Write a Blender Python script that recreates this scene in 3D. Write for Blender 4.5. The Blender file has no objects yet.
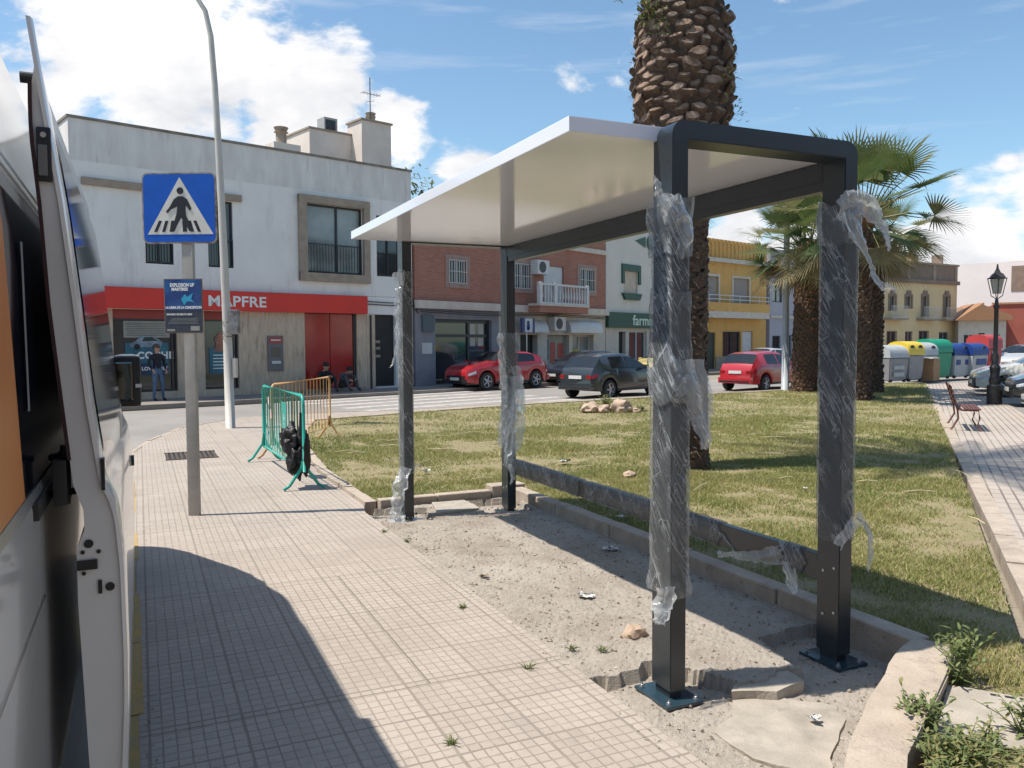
import bpy, bmesh, math, random
import numpy as np
from mathutils import Vector, Matrix, noise
R = math.radians
random.seed(7); rng = np.random.default_rng(7)
scene = bpy.context.scene
COL = scene.collection
# ---------------------------------------------------------------- camera (axes: x = across the pavement, y = along it)
cam_d = bpy.data.cameras.new('camera'); cam = bpy.data.objects.new('camera', cam_d); COL.objects.link(cam)
cam_d.sensor_width = 36; cam_d.lens = 36 * 820.6 / 1024; cam_d.clip_start = 0.05; cam_d.clip_end = 3000
PS = .4259; PI_ = .0507; RO = .0052
fwd = Vector((math.sin(PS) * math.cos(PI_), math.cos(PS) * math.cos(PI_), -math.sin(PI_)))
right = Vector((math.cos(PS), -math.sin(PS), 0)); up = right.cross(fwd)
r2 = right * math.cos(RO) - up * math.sin(RO); u2 = up * math.cos(RO) + right * math.sin(RO)
cam.matrix_world = Matrix(((r2.x, u2.x, -fwd.x, 0), (r2.y, u2.y, -fwd.y, 0), (r2.z, u2.z, -fwd.z, 1.75), (0, 0, 0, 1)))
scene.camera = cam
# ---------------------------------------------------------------- sky, sun, exposure
SUN = Vector((-.479, .13, 1)).normalized()
el = math.asin(SUN.z); az = math.atan2(SUN.x, SUN.y)
world = bpy.data.worlds.new('World'); scene.world = world; world.use_nodes = True
nt = world.node_tree; N = nt.nodes; Lk = nt.links
for n in list(N): N.remove(n)
wo = N.new('ShaderNodeOutputWorld'); bg = N.new('ShaderNodeBackground'); bg.inputs[1].default_value = .125
sky = N.new('ShaderNodeTexSky'); sky.sky_type = 'NISHITA'; sky.sun_disc = False
sky.sun_elevation = el; sky.sun_rotation = az; sky.air_density = 1.0; sky.dust_density = .6; sky.ozone_density = 1.6
def mathn(op, a, b=None, c=None, clamp=False):
    m = N.new('ShaderNodeMath'); m.operation = op; m.use_clamp = clamp
    for i, v in enumerate((a, b, c)):
        if v is None: continue
        if isinstance(v, (int, float)): m.inputs[i].default_value = v
        else: Lk.new(v, m.inputs[i])
    return m.outputs[0]
geo = N.new('ShaderNodeTexCoord'); vec = geo.outputs['Generated']
mp = N.new('ShaderNodeMapping'); mp.inputs['Scale'].default_value = (1, 1, 1.9); Lk.new(vec, mp.inputs[0])
def skynoise(scale, det, rough, off=0):
    n = N.new('ShaderNodeTexNoise'); n.inputs['Scale'].default_value = scale; n.inputs['Detail'].default_value = det
    n.inputs['Roughness'].default_value = rough; n.noise_dimensions = '4D'; n.inputs['W'].default_value = off
    n.inputs['Distortion'].default_value = .25
    Lk.new(mp.outputs[0], n.inputs['Vector']); return n.outputs['Fac']
def pdir(px, py):
    return (r2 * (px - 512) - u2 * (py - 384) + fwd * 820.6).normalized()
# cloud banks as directions in the sky: (bearing point, angular radius, weight)
blobs = [((150, 90), .20, 1.0), ((20, 150), .20, .9), ((300, 110), .13, 1.0), ((395, 125), .075, .9), ((230, 40), .13, .75), ((90, 20), .14, .5), ((330, 165), .10, .8),
         ((470, 165), .065, .85), ((985, 235), .09, 1.0), ((1060, 200), .12, 1.0), ((925, 260), .07, .9), ((1100, 290), .14, 1.0), ((800, 250), .10, .8), ((745, 235), .06, .8),
         ((650, 210), .06, .6), ((785, 150), .02, .45), ((840, 200), .05, .6), ((1010, 165), .04, .7), ((-150, 120), .25, .9), ((700, 300), .2, .5), ((1300, 250), .3, .8), ((-500, 150), .4, .7)]
mask = None
for (px, py), rad, w in blobs:
    d = pdir(px, py)
    dp = N.new('ShaderNodeVectorMath'); dp.operation = 'DOT_PRODUCT'; Lk.new(vec, dp.inputs[0]); dp.inputs[1].default_value = d
    a = mathn('ARCCOSINE', mathn('MINIMUM', dp.outputs['Value'], .99999))
    v = mathn('MULTIPLY', mathn('SUBTRACT', 1.0, mathn('DIVIDE', a, rad), clamp=True), w)
    mask = v if mask is None else mathn('MAXIMUM', mask, v)
n1 = skynoise(6, 9, .6, 1.3); n2 = skynoise(2.2, 4, .5, 4.0)
dens = mathn('ADD', mathn('MULTIPLY', mask, .78), mathn('MULTIPLY', mathn('SUBTRACT', n1, .5), 2.3))
cl = N.new('ShaderNodeMapRange'); cl.interpolation_type = 'SMOOTHSTEP'; cl.inputs[1].default_value = .25; cl.inputs[2].default_value = .50; Lk.new(dens, cl.inputs[0])
# thin high streaks
mp2 = N.new('ShaderNodeMapping'); mp2.inputs['Rotation'].default_value = (R(12), R(0), R(20)); mp2.inputs['Scale'].default_value = (1.0, 1.0, 9); Lk.new(vec, mp2.inputs[0])
n3 = N.new('ShaderNodeTexNoise'); n3.inputs['Scale'].default_value = 2.6; n3.inputs['Detail'].default_value = 7; n3.inputs['Roughness'].default_value = .6; Lk.new(mp2.outputs[0], n3.inputs['Vector'])
st = N.new('ShaderNodeMapRange'); st.inputs[1].default_value = .53; st.inputs[2].default_value = .78; st.inputs[4].default_value = .4; Lk.new(n3.outputs['Fac'], st.inputs[0])
n4 = skynoise(9, 6, .6, 9.1)
shade = N.new('ShaderNodeMapRange'); shade.inputs[1].default_value = .36; shade.inputs[2].default_value = .64; Lk.new(mathn('ADD', mathn('MULTIPLY', n4, .45), mathn('MULTIPLY', n2, .55)), shade.inputs[0])
cc = N.new('ShaderNodeMixRGB'); cc.inputs[1].default_value = (3.0, 3.1, 3.35, 1); cc.inputs[2].default_value = (5.9, 5.8, 5.7, 1); Lk.new(shade.outputs[0], cc.inputs[0])
tot = mathn('MAXIMUM', cl.outputs[0], st.outputs[0])
tint = N.new('ShaderNodeMixRGB'); tint.blend_type = 'MULTIPLY'; tint.inputs[0].default_value = 1; tint.inputs[2].default_value = (.70, .80, .79, 1); Lk.new(sky.outputs[0], tint.inputs[1])
mx = N.new('ShaderNodeMixRGB'); Lk.new(tot, mx.inputs[0]); Lk.new(tint.outputs[0], mx.inputs[1]); Lk.new(cc.outputs[0], mx.inputs[2])
Lk.new(mx.outputs[0], bg.inputs[0]); Lk.new(bg.outputs[0], wo.inputs[0])
sd = bpy.data.lights.new('sun', 'SUN'); sd.energy = 3.6; sd.angle = R(.53); sd.color = (1, .94, .84)
so = bpy.data.objects.new('sun', sd); COL.objects.link(so); so.rotation_euler = (-SUN).to_track_quat('-Z', 'Y').to_euler()
scene.view_settings.view_transform = 'Standard'; scene.view_settings.look = 'None'; scene.view_settings.gamma = 1
scene.view_settings.use_curve_mapping = False; scene.view_settings.exposure = .80
scene.render.engine = 'CYCLES'; scene.cycles.transparent_max_bounces = 16; scene.cycles.max_bounces = 8
# ---------------------------------------------------------------- material helpers
def nodes(m):
    m.use_nodes = True; t = m.node_tree; b = t.nodes['Principled BSDF']; return t, t.nodes, t.links, b
MATS = {}
def mat(name, c1, c2=None, scale=6, rough=.7, bump=0, bscale=40, metal=0, coat=0, stretch=(1, 1, 1), detail=6, thr=(.35, .65), spec=.5):
    m = bpy.data.materials.new(name); t, ns, lk, b = nodes(m)
    b.inputs['Roughness'].default_value = rough; b.inputs['Metallic'].default_value = metal; b.inputs['Coat Weight'].default_value = coat
    b.inputs['Coat Roughness'].default_value = .05; b.inputs['Specular IOR Level'].default_value = spec
    if c2 is None: c2 = tuple(c * .86 for c in c1)
    tc = ns.new('ShaderNodeTexCoord'); mpn = ns.new('ShaderNodeMapping'); mpn.inputs['Scale'].default_value = stretch; lk.new(tc.outputs['Object'], mpn.inputs[0])
    n = ns.new('ShaderNodeTexNoise'); n.inputs['Scale'].default_value = scale; n.inputs['Detail'].default_value = detail; n.inputs['Roughness'].default_value = .6; lk.new(mpn.outputs[0], n.inputs['Vector'])
    r = ns.new('ShaderNodeMapRange'); r.inputs[1].default_value = thr[0]; r.inputs[2].default_value = thr[1]; lk.new(n.outputs['Fac'], r.inputs[0])
    x = ns.new('ShaderNodeMixRGB'); x.inputs[1].default_value = (*c1, 1); x.inputs[2].default_value = (*c2, 1); lk.new(r.outputs[0], x.inputs[0]); lk.new(x.outputs[0], b.inputs['Base Color'])
    if bump:
        n2 = ns.new('ShaderNodeTexNoise'); n2.inputs['Scale'].default_value = bscale; n2.inputs['Detail'].default_value = 5; lk.new(mpn.outputs[0], n2.inputs['Vector'])
        bp = ns.new('ShaderNodeBump'); bp.inputs['Strength'].default_value = bump; bp.inputs['Distance'].default_value = .02; lk.new(n2.outputs['Fac'], bp.inputs['Height']); lk.new(bp.outputs[0], b.inputs['Normal'])
    MATS[name] = m; return m
def layer(m, c, scale, thr, stretch=(1, 1, 1), fac=1.0, detail=6, off=(3, 7, 1)):
    """adds one more stain layer of colour c over the base colour"""
    t, ns, lk, b = nodes(m)
    src = b.inputs['Base Color'].links[0].from_socket
    tc = ns.new('ShaderNodeTexCoord'); mpn = ns.new('ShaderNodeMapping'); mpn.inputs['Scale'].default_value = stretch; mpn.inputs['Location'].default_value = off; lk.new(tc.outputs['Object'], mpn.inputs[0])
    n = ns.new('ShaderNodeTexNoise'); n.inputs['Scale'].default_value = scale; n.inputs['Detail'].default_value = detail; n.inputs['Roughness'].default_value = .65; lk.new(mpn.outputs[0], n.inputs['Vector'])
    r = ns.new('ShaderNodeMapRange'); r.inputs[1].default_value = thr[0]; r.inputs[2].default_value = thr[1]; r.inputs[4].default_value = fac; lk.new(n.outputs['Fac'], r.inputs[0])
    x = ns.new('ShaderNodeMixRGB'); x.inputs[2].default_value = (*c, 1); lk.new(src, x.inputs[1]); lk.new(r.outputs[0], x.inputs[0]); lk.new(x.outputs[0], b.inputs['Base Color'])
    return m
def brickmat(name, c1, c2, mortar, bw, bh, mw, offset=.5, bump=.4, rough=.85, plane='XY', stain=None, warp=0):
    m = bpy.data.materials.new(name); t, ns, lk, b = nodes(m); b.inputs['Roughness'].default_value = rough
    tc = ns.new('ShaderNodeTexCoord'); mpn = ns.new('ShaderNodeMapping'); lk.new(tc.outputs['Object'], mpn.inputs[0])
    if plane == 'XZ': mpn.inputs['Rotation'].default_value = (R(-90), 0, 0)
    if warp:
        wn = ns.new('ShaderNodeTexNoise'); wn.inputs['Scale'].default_value = 5; wn.inputs['Detail'].default_value = 4; lk.new(tc.outputs['Object'], wn.inputs['Vector'])
        wa = ns.new('ShaderNodeVectorMath'); wa.operation = 'SCALE'; wa.inputs['Scale'].default_value = warp; lk.new(wn.outputs['Color'], wa.inputs[0]); wb = ns.new('ShaderNodeVectorMath'); wb.operation = 'ADD'; lk.new(mpn.outputs[0], wb.inputs[0]); lk.new(wa.outputs[0], wb.inputs[1])
    br = ns.new('ShaderNodeTexBrick'); br.inputs['Scale'].default_value = 1; br.inputs['Brick Width'].default_value = bw; br.inputs['Row Height'].default_value = bh
    br.inputs['Mortar Size'].default_value = mw; br.inputs['Mortar Smooth'].default_value = .3; br.offset = offset; br.inputs['Color1'].default_value = (*c1, 1); br.inputs['Color2'].default_value = (*c2, 1); br.inputs['Mortar'].default_value = (*mortar, 1)
    lk.new((wb if warp else mpn).outputs[0], br.inputs['Vector']); lk.new(br.outputs['Color'], b.inputs['Base Color'])
    if bump:
        bp = ns.new('ShaderNodeBump'); bp.inputs['Strength'].default_value = bump; bp.inputs['Distance'].default_value = .01; bp.invert = True; lk.new(br.outputs['Fac'], bp.inputs['Height']); lk.new(bp.outputs[0], b.inputs['Normal'])
    MATS[name] = m
    if stain: layer(m, *stain)
    return m
# ---------------------------------------------------------------- object helpers
def obj(name, bm, m, parent=None, smooth=False, loc=None, rot=None):
    me = bpy.data.meshes.new(name)
    if isinstance(bm, bmesh.types.BMesh): bm.to_mesh(me); bm.free()
    else: me.from_pydata(bm[0], [], bm[1])
    if m is not None:
        for mm in (m if isinstance(m, (list, tuple)) else [m]): me.materials.append(mm)
    if smooth:
        me.shade_smooth() if hasattr(me, 'shade_smooth') else None
        if smooth == 'auto': me.set_sharp_from_angle(angle=R(35))
    o = bpy.data.objects.new(name, me); COL.objects.link(o)
    if parent: o.parent = parent
    if loc: o.location = loc
    if rot: o.rotation_euler = rot
    return o
def tag(o, label=None, cat=None, group=None, kind=None):
    if label: o['label'] = label
    if cat: o['category'] = cat
    if group: o['group'] = group
    if kind: o['kind'] = kind
    return o
def thing(name, label, cat, loc=(0, 0, 0), rz=0, group=None):
    o = bpy.data.objects.new(name, None); COL.objects.link(o); o.location = loc; o.rotation_euler = (0, 0, rz); o.empty_display_size = .2
    return tag(o, label, cat, group)
def copy_tree(o, parent=None):
    c = o.copy(); COL.objects.link(c)
    if parent: c.parent = parent
    for ch in list(o.children): copy_tree(ch, c)
    return c
def B(): return bmesh.new()
def box(bm, x0, x1, y0, y1, z0, z1, bev=0):
    v = [bm.verts.new((x, y, z)) for x in (x0, x1) for y in (y0, y1) for z in (z0, z1)]
    fs = [bm.faces.new([v[i] for i in f]) for f in ((0, 1, 3, 2), (4, 6, 7, 5), (0, 4, 5, 1), (2, 3, 7, 6), (0, 2, 6, 4), (1, 5, 7, 3))]
    if bev:
        es = list({e for f in fs for e in f.edges}); bmesh.ops.bevel(bm, geom=es, offset=bev, segments=2, affect='EDGES', profile=.7)
    return bm
def tube(bm, pts, r, seg=8, cap=True):
    pts = [Vector(p) for p in pts]; rs = r if isinstance(r, (list, tuple)) else [r] * len(pts); rings = []
    ref = Vector((0, 0, 1)) if abs((pts[1] - pts[0]).normalized().z) < .9 else Vector((1, 0, 0))
    for i, p in enumerate(pts):
        t = (pts[min(i + 1, len(pts) - 1)] - pts[max(i - 1, 0)]).normalized()
        a = t.cross(ref).normalized(); b = t.cross(a)
        rings.append([bm.verts.new(p + (a * math.cos(k * 2 * math.pi / seg) + b * math.sin(k * 2 * math.pi / seg)) * rs[i]) for k in range(seg)])
    for i in range(len(rings) - 1):
        for k in range(seg): bm.faces.new((rings[i][k], rings[i][(k + 1) % seg], rings[i + 1][(k + 1) % seg], rings[i + 1][k]))
    if cap: bm.faces.new(rings[0]); bm.faces.new(rings[-1][::-1])
    return bm
def lathe(bm, prof, seg=16, c=(0, 0, 0), axis='z'):
    rings = []
    for r, z in prof:
        ring = []
        for k in range(seg):
            a = 2 * math.pi * k / seg; x, y = r * math.cos(a), r * math.sin(a)
            p = (x, y, z) if axis == 'z' else (x, z, y)
            ring.append(bm.verts.new((p[0] + c[0], p[1] + c[1], p[2] + c[2])))
        rings.append(ring)
    for i in range(len(rings) - 1):
        for k in range(seg): bm.faces.new((rings[i][k], rings[i][(k + 1) % seg], rings[i + 1][(k + 1) % seg], rings[i + 1][k]))
    bm.faces.new(rings[0]); bm.faces.new(rings[-1][::-1]); return bm
def prism(bm, poly, z0, z1):
    a = [bm.verts.new((x, y, z0)) for x, y in poly]; b = [bm.verts.new((x, y, z1)) for x, y in poly]; n = len(poly)
    bm.faces.new(b); bm.faces.new(a[::-1])
    for i in range(n): bm.faces.new((a[i], a[(i + 1) % n], b[(i + 1) % n], b[i]))
    return bm
def sheet(name, poly, z, m, kind='structure'):
    bm = B(); bm.faces.new([bm.verts.new((x, y, z)) for x, y in poly]); bmesh.ops.recalc_face_normals(bm, faces=bm.faces)
    if bm.faces[:][0].normal.z < 0: bmesh.ops.reverse_faces(bm, faces=bm.faces)
    o = obj(name, bm, m); 
    if kind: o['kind'] = kind
    return o
def text(name, s, size, m, parent, loc, rot, ext=.004, bold=0, align='LEFT', sx=1):
    cu = bpy.data.curves.new(name, 'FONT'); cu.body = s; cu.size = size; cu.extrude = ext; cu.offset = bold; cu.align_x = align; cu.space_character = 1.12 if bold > .01 else 1.04
    t = bpy.data.objects.new('tmp', cu); COL.objects.link(t); bpy.context.view_layer.update()
    me = bpy.data.meshes.new_from_object(t.evaluated_get(bpy.context.evaluated_depsgraph_get())); bpy.data.objects.remove(t)
    me.materials.clear(); me.materials.append(m); o = bpy.data.objects.new(name, me); COL.objects.link(o)
    o.parent = parent; o.location = loc; o.rotation_euler = rot; o.scale = (sx, 1, 1); return o
def inpoly(x, y, poly):
    c = np.zeros(x.shape, bool); n = len(poly); j = n - 1
    for i in range(n):
        xi, yi = poly[i]; xj, yj = poly[j]
        c ^= ((yi > y) != (yj > y)) & (x < (xj - xi) * (y - yi) / (yj - yi + 1e-12) + xi); j = i
    return c
def polydist(x, y, pts):
    d = 1e9
    for (x0, y0), (x1, y1) in zip(pts[:-1], pts[1:]):
        t = max(0, min(1, ((x - x0) * (x1 - x0) + (y - y0) * (y1 - y0)) / ((x1 - x0) ** 2 + (y1 - y0) ** 2)))
        d = min(d, math.hypot(x - x0 - t * (x1 - x0), y - y0 - t * (y1 - y0)))
    return d
# ---------------------------------------------------------------- ground, road, pavement, grass
m_ground = mat('dry_ground', (.30, .26, .21), (.22, .19, .15), 1.5, .95, .3, 30)
m_asph = mat('asphalt_worn', (.28, .26, .24), (.225, .21, .195), .5, .9, .35, 160); layer(m_asph, (.34, .31, .28), .25, (.5, .75), fac=.7)
m_pave = brickmat('ribbed_tiles', (.415, .355, .305), (.37, .315, .27), (.235, .20, .17), .05714, .06667, .0042, 0, .5, .85, warp=.014); layer(m_pave, (.385, .33, .28), 9, (.50, .62), fac=.55, off=(8, 3, 3)); layer(m_pave, (.19, .165, .14), 45, (.62, .70), fac=.6, detail=2)
layer(m_pave, (.43, .365, .305), .7, (.45, .75), fac=.5); layer(m_pave, (.27, .225, .19), 1.3, (.60, .78), fac=.4, off=(9, 2, 4)); layer(m_pave, (.22, .20, .18), 14, (.60, .72), fac=.5); layer(m_pave, (.30, .25, .21), .8, (.50, .70), fac=.55, off=(1, 9, 2))
def add_joints(m, bw, bh, mw, col, rot=0, aligned=False):
    t, ns, lk, b = nodes(m); src = b.inputs['Base Color'].links[0].from_socket
    tc = ns.new('ShaderNodeTexCoord'); mpn = ns.new('ShaderNodeMapping'); mpn.inputs['Location'].default_value = (0, 0, 0) if aligned else (.23, .35, 0); mpn.inputs['Rotation'].default_value = (0, 0, rot); lk.new(tc.outputs['Object'], mpn.inputs[0])
    nz = ns.new('ShaderNodeTexNoise'); nz.inputs['Scale'].default_value = 9; lk.new(tc.outputs['Object'], nz.inputs['Vector'])
    mxv = ns.new('ShaderNodeMixRGB'); mxv.blend_type = 'ADD'; mxv.inputs[0].default_value = 0 if aligned else .012; lk.new(mpn.outputs[0], mxv.inputs[1]); lk.new(nz.outputs['Color'], mxv.inputs[2])
    br = ns.new('ShaderNodeTexBrick'); br.inputs['Scale'].default_value = 1; br.inputs['Brick Width'].default_value = bw; br.inputs['Row Height'].default_value = bh; br.inputs['Mortar Size'].default_value = mw; br.offset = 0 if aligned else .37; br.inputs['Mortar Smooth'].default_value = 0; br.inputs['Bias'].default_value = -.5
    br.inputs['Color1'].default_value = (0, 0, 0, 1); br.inputs['Color2'].default_value = (.4, .4, .4, 1) if aligned else (.12, .12, .12, 1); br.inputs['Mortar'].default_value = (1, 1, 1, 1); lk.new(mxv.outputs[0], br.inputs['Vector'])
    x = ns.new('ShaderNodeMixRGB'); x.inputs[2].default_value = (*col, 1); lk.new(src, x.inputs[1]); lk.new(br.outputs['Color'], x.inputs[0]); lk.new(x.outputs[0], b.inputs['Base Color'])
add_joints(m_pave, .40, .40, .0045, (.24, .20, .17), aligned=True); add_joints(m_pave, 2.47, 2.15, .005, (.17, .15, .11)); layer(m_pave, (.24, .205, .18), 2.6, (.58, .74), fac=.45, off=(2, 8, 4)); layer(m_pave, (.46, .40, .345), 3.4, (.6, .78), fac=.5, off=(6, 1, 4))
m_path = brickmat('path_tiles', (.42, .355, .305), (.37, .315, .27), (.17, .14, .12), .30, .12, .012, 0, .5, .85)
MATS['path_tiles'].node_tree.nodes['Mapping'].inputs['Rotation'].default_value = (0, 0, R(-39)); layer(m_path, (.48, .42, .36), .4, (.45, .7), fac=.5)
m_kerb = mat('kerb_concrete', (.46, .385, .31), (.36, .295, .235), 5, .9, .4, 60); layer(m_kerb, (.24, .20, .165), 3, (.55, .72), fac=.7); layer(m_kerb, (.20, .165, .135), 28, (.6, .7), fac=.6, detail=3); layer(m_kerb, (.40, .29, .22), 1.2, (.52, .7), fac=.5, off=(5, 5, 5))
m_yel = mat('worn_yellow_paint', (.46, .29, .08), (.36, .26, .13), 8, .8, .3, 60)
m_white = mat('white_road_paint', (.50, .47, .44), (.34, .315, .29), 6, .8, 0, thr=(.4, .6))
m_gravel = mat('compacted_gravel', (.345, .30, .25), (.45, .395, .335), 22, .95, .8, 140, thr=(.3, .7)); layer(m_gravel, (.17, .145, .125), 90, (.57, .68), fac=.75, detail=3); layer(m_gravel, (.47, .42, .37), 60, (.6, .7), fac=.8, detail=3, off=(1, 2, 3)); layer(m_gravel, (.25, .20, .155), 1.6, (.48, .7), fac=.7); layer(m_gravel, (.50, .45, .39), .9, (.52, .72), fac=.6, off=(4, 4, 8))
m_cem = mat('pale_cement', (.42, .37, .31), (.33, .29, .24), 7, .9, .3, 80); layer(m_cem, (.20, .175, .15), 2.5, (.56, .7), fac=.6)
m_soil = mat('turf_soil', (.29, .225, .135), (.20, .185, .08), 7.0, .95, .6, 60); layer(m_soil, (.25, .19, .12), 1.6, (.55, .7), fac=.8)

ZR = -.1
sheet('ground', [(-900, -900), (900, -900), (900, 900), (-900, 900)], -.13, m_ground)
# street asphalt: the lane by the van, the curved street in front and the parking area
sheet('road', [(-30, -30), (-.08, -30), (-.08, 14.6), (.1, 16.3), (3, 19), (14, 19.5), (30, 22), (45, 20), (120, 22), (120, 60), (60, 44), (33, 36.2), (25, 32), (11, 28.6), (-1, 24.6), (-30, 16)], ZR, m_asph)
pave_curve = [(-.2, 13.6), (-.19, 14.6), (.08, 16.26), (.72, 18.5), (1.71, 19.9), (2.6, 20.6), (4.2, 20.95), (6, 20.65), (9.8, 21.5), (14.3, 22.2), (21.4, 23.0), (28.5, 24.6)]
pv = [(-.08, -4)] + pave_curve + [(28.5, 18), (12, 8), (2.09, 0), (2.09, -4)]
# pavement slab with a real kerb face; its top ends at the gravel pad, the turf lies on its own sheet
def slab(name, poly, z0, z1, m): 
    o = obj(name, prism(B(), poly, z0, z1), m); o['kind'] = 'structure'; return o
slab('pavement', [(.03, -4)] + [(-.13, 13.6), (-.13, 14.6), (.14, 16.2), (.78, 18.4), (1.75, 19.8), (2.65, 20.5), (4.2, 20.85), (6, 20.55), (9.8, 21.4), (14.3, 22.1), (21.4, 22.9), (28.5, 24.5), (28.3, 24.05), (21.4, 22.3), (16.6, 21.7), (9.7, 20.6), (6.36, 19.6), (3.5, 18.6), (2.9, 16.4), (2.45, 13.7), (2.17, 11.2), (2.17, 8.7), (2.09, 8.3), (2.09, -4)], ZR - .02, 0, m_pave)
bm = B()
def strip(bm, pts, w, z0, z1, side=1, gap=.006, seg=None):
    """kerb stones along a polyline, w wide to one side"""
    P = [Vector((x, y, 0)) for x, y in pts]; out = []
    for a, b in zip(P[:-1], P[1:]):
        L = (b - a).length; n = max(1, round(L / (seg or 1.0))); d = (b - a) / n; q = Vector((-d.y, d.x, 0)).normalized() * w * side
        for i in range(n):
            s = a + d * i + d.normalized() * gap; e = a + d * (i + 1) - d.normalized() * gap; dz = random.uniform(-.006, .006)
            vs = [s, e, e + q, s + q]; lo = [bm.verts.new((v.x, v.y, z0)) for v in vs]; hi = [bm.verts.new((v.x + random.uniform(-.004, .004), v.y + random.uniform(-.004, .004), z1 + dz)) for v in vs]
            bm.faces.new(hi); bm.faces.new(lo[::-1])
            for k in range(4): bm.faces.new((lo[k], lo[(k + 1) % 4], hi[(k + 1) % 4], hi[k]))
    bmesh.ops.recalc_face_normals(bm, faces=bm.faces); return bm
strip(bm, [(-.015, -3), (-.175, 12.4)], .07, ZR - .03, .003, -1)
tag(obj('kerb', bm, m_yel), kind='structure')
bm = B(); strip(bm, [(-.19, 12.4)] + pave_curve[1:], .07, ZR - .03, .002, -1, seg=.9); tag(obj('kerb', bm, m_kerb), kind='structure')
# far pavement along the shop fronts
fp = [(-30, 16.2), (-1.2, 25.2), (10.2, 28.7), (24, 35), (33, 38.4), (45, 42.5), (70, 46), (70, 56), (45, 50), (-4, 36), (-30, 26)]
slab('far_pavement', fp, ZR - .02, .02, mat('far_pavement_grey', (.20, .175, .155), (.26, .23, .2), 1.2, .9, .2))
# zebra crossing and a stop line on the asphalt
zc = Vector((9.0, 25.4, 0)); zd = Vector((math.cos(R(19)), math.sin(R(19)), 0)); zn = Vector((-zd.y, zd.x, 0))
bm = B()
for k in range(-3, 3):
    c = zc + zn * (k * 1.15); a = c - zd * 4.3; b = c + zd * 3.4
    bm.faces.new([bm.verts.new((p.x, p.y, ZR + .004)) for p in (a, b, b + zn * .45, a + zn * .45)])
tag(obj('road_marking', bm, m_white), kind='structure')
# tiled path on the right of the turf and the parking beyond
PA = Vector((5.48, 3.44)); PB = Vector((15.1, 11.6)); pd = (PB - PA).normalized(); pn = Vector((pd.y, -pd.x))
e0 = PA - pd * 6; e1 = Vector((28.2, 22.6))
sheet('path', [tuple(e0), tuple(e1), (34.5, 23.7), (40, 22.5), tuple(PA + pd * 26 + pn * 1.75), tuple(e0 + pn * 1.75)], -.004, m_path)
bm = B(); strip(bm, [tuple(e0), tuple(e1)], .16, -.12, .022, 1); tag(obj('kerb', bm, m_kerb), kind='structure')
sheet('parking_area', [tuple(e0 + pn * 1.75), tuple(PA + pd * 26 + pn * 1.75), (40, 22.5), (120, 20), (120, -40), (10, -40)], -.02, mat('parking_asphalt', (.27, .245, .22), (.21, .19, .175), .8, .9, .2))
# turf
turf = [(2.3, 8.72), (2.3, 11.2), (2.5, 13.7), (2.95, 16.4), (3.55, 18.5), (6.36, 19.5), (9.7, 20.5), (16.6, 21.6), (21.4, 22.2), (28.1, 23.9), (28.0, 22.5), (21, 16.62), (15.1, 11.75), (8.67, 6.4), (5.4, 3.7), (3.2, 1.9), (2.0, .9), (2.0, 1.6), (3.86, 3.05), (3.96, 4), (3.96, 8.45), (3.96, 8.72)]
sheet('turf', turf, .02, m_soil)
bm = B(); strip(bm, [(2.17, 8.62), (2.17, 11.2), (2.4, 13.7), (2.85, 16.4), (3.45, 18.6), (6.36, 19.6), (9.7, 20.6), (16.6, 21.7), (21.4, 22.3), (28.1, 24.0)], .12, -.1, .045, -1, seg=.5)
tag(obj('kerb', bm, m_kerb), kind='structure')
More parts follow.
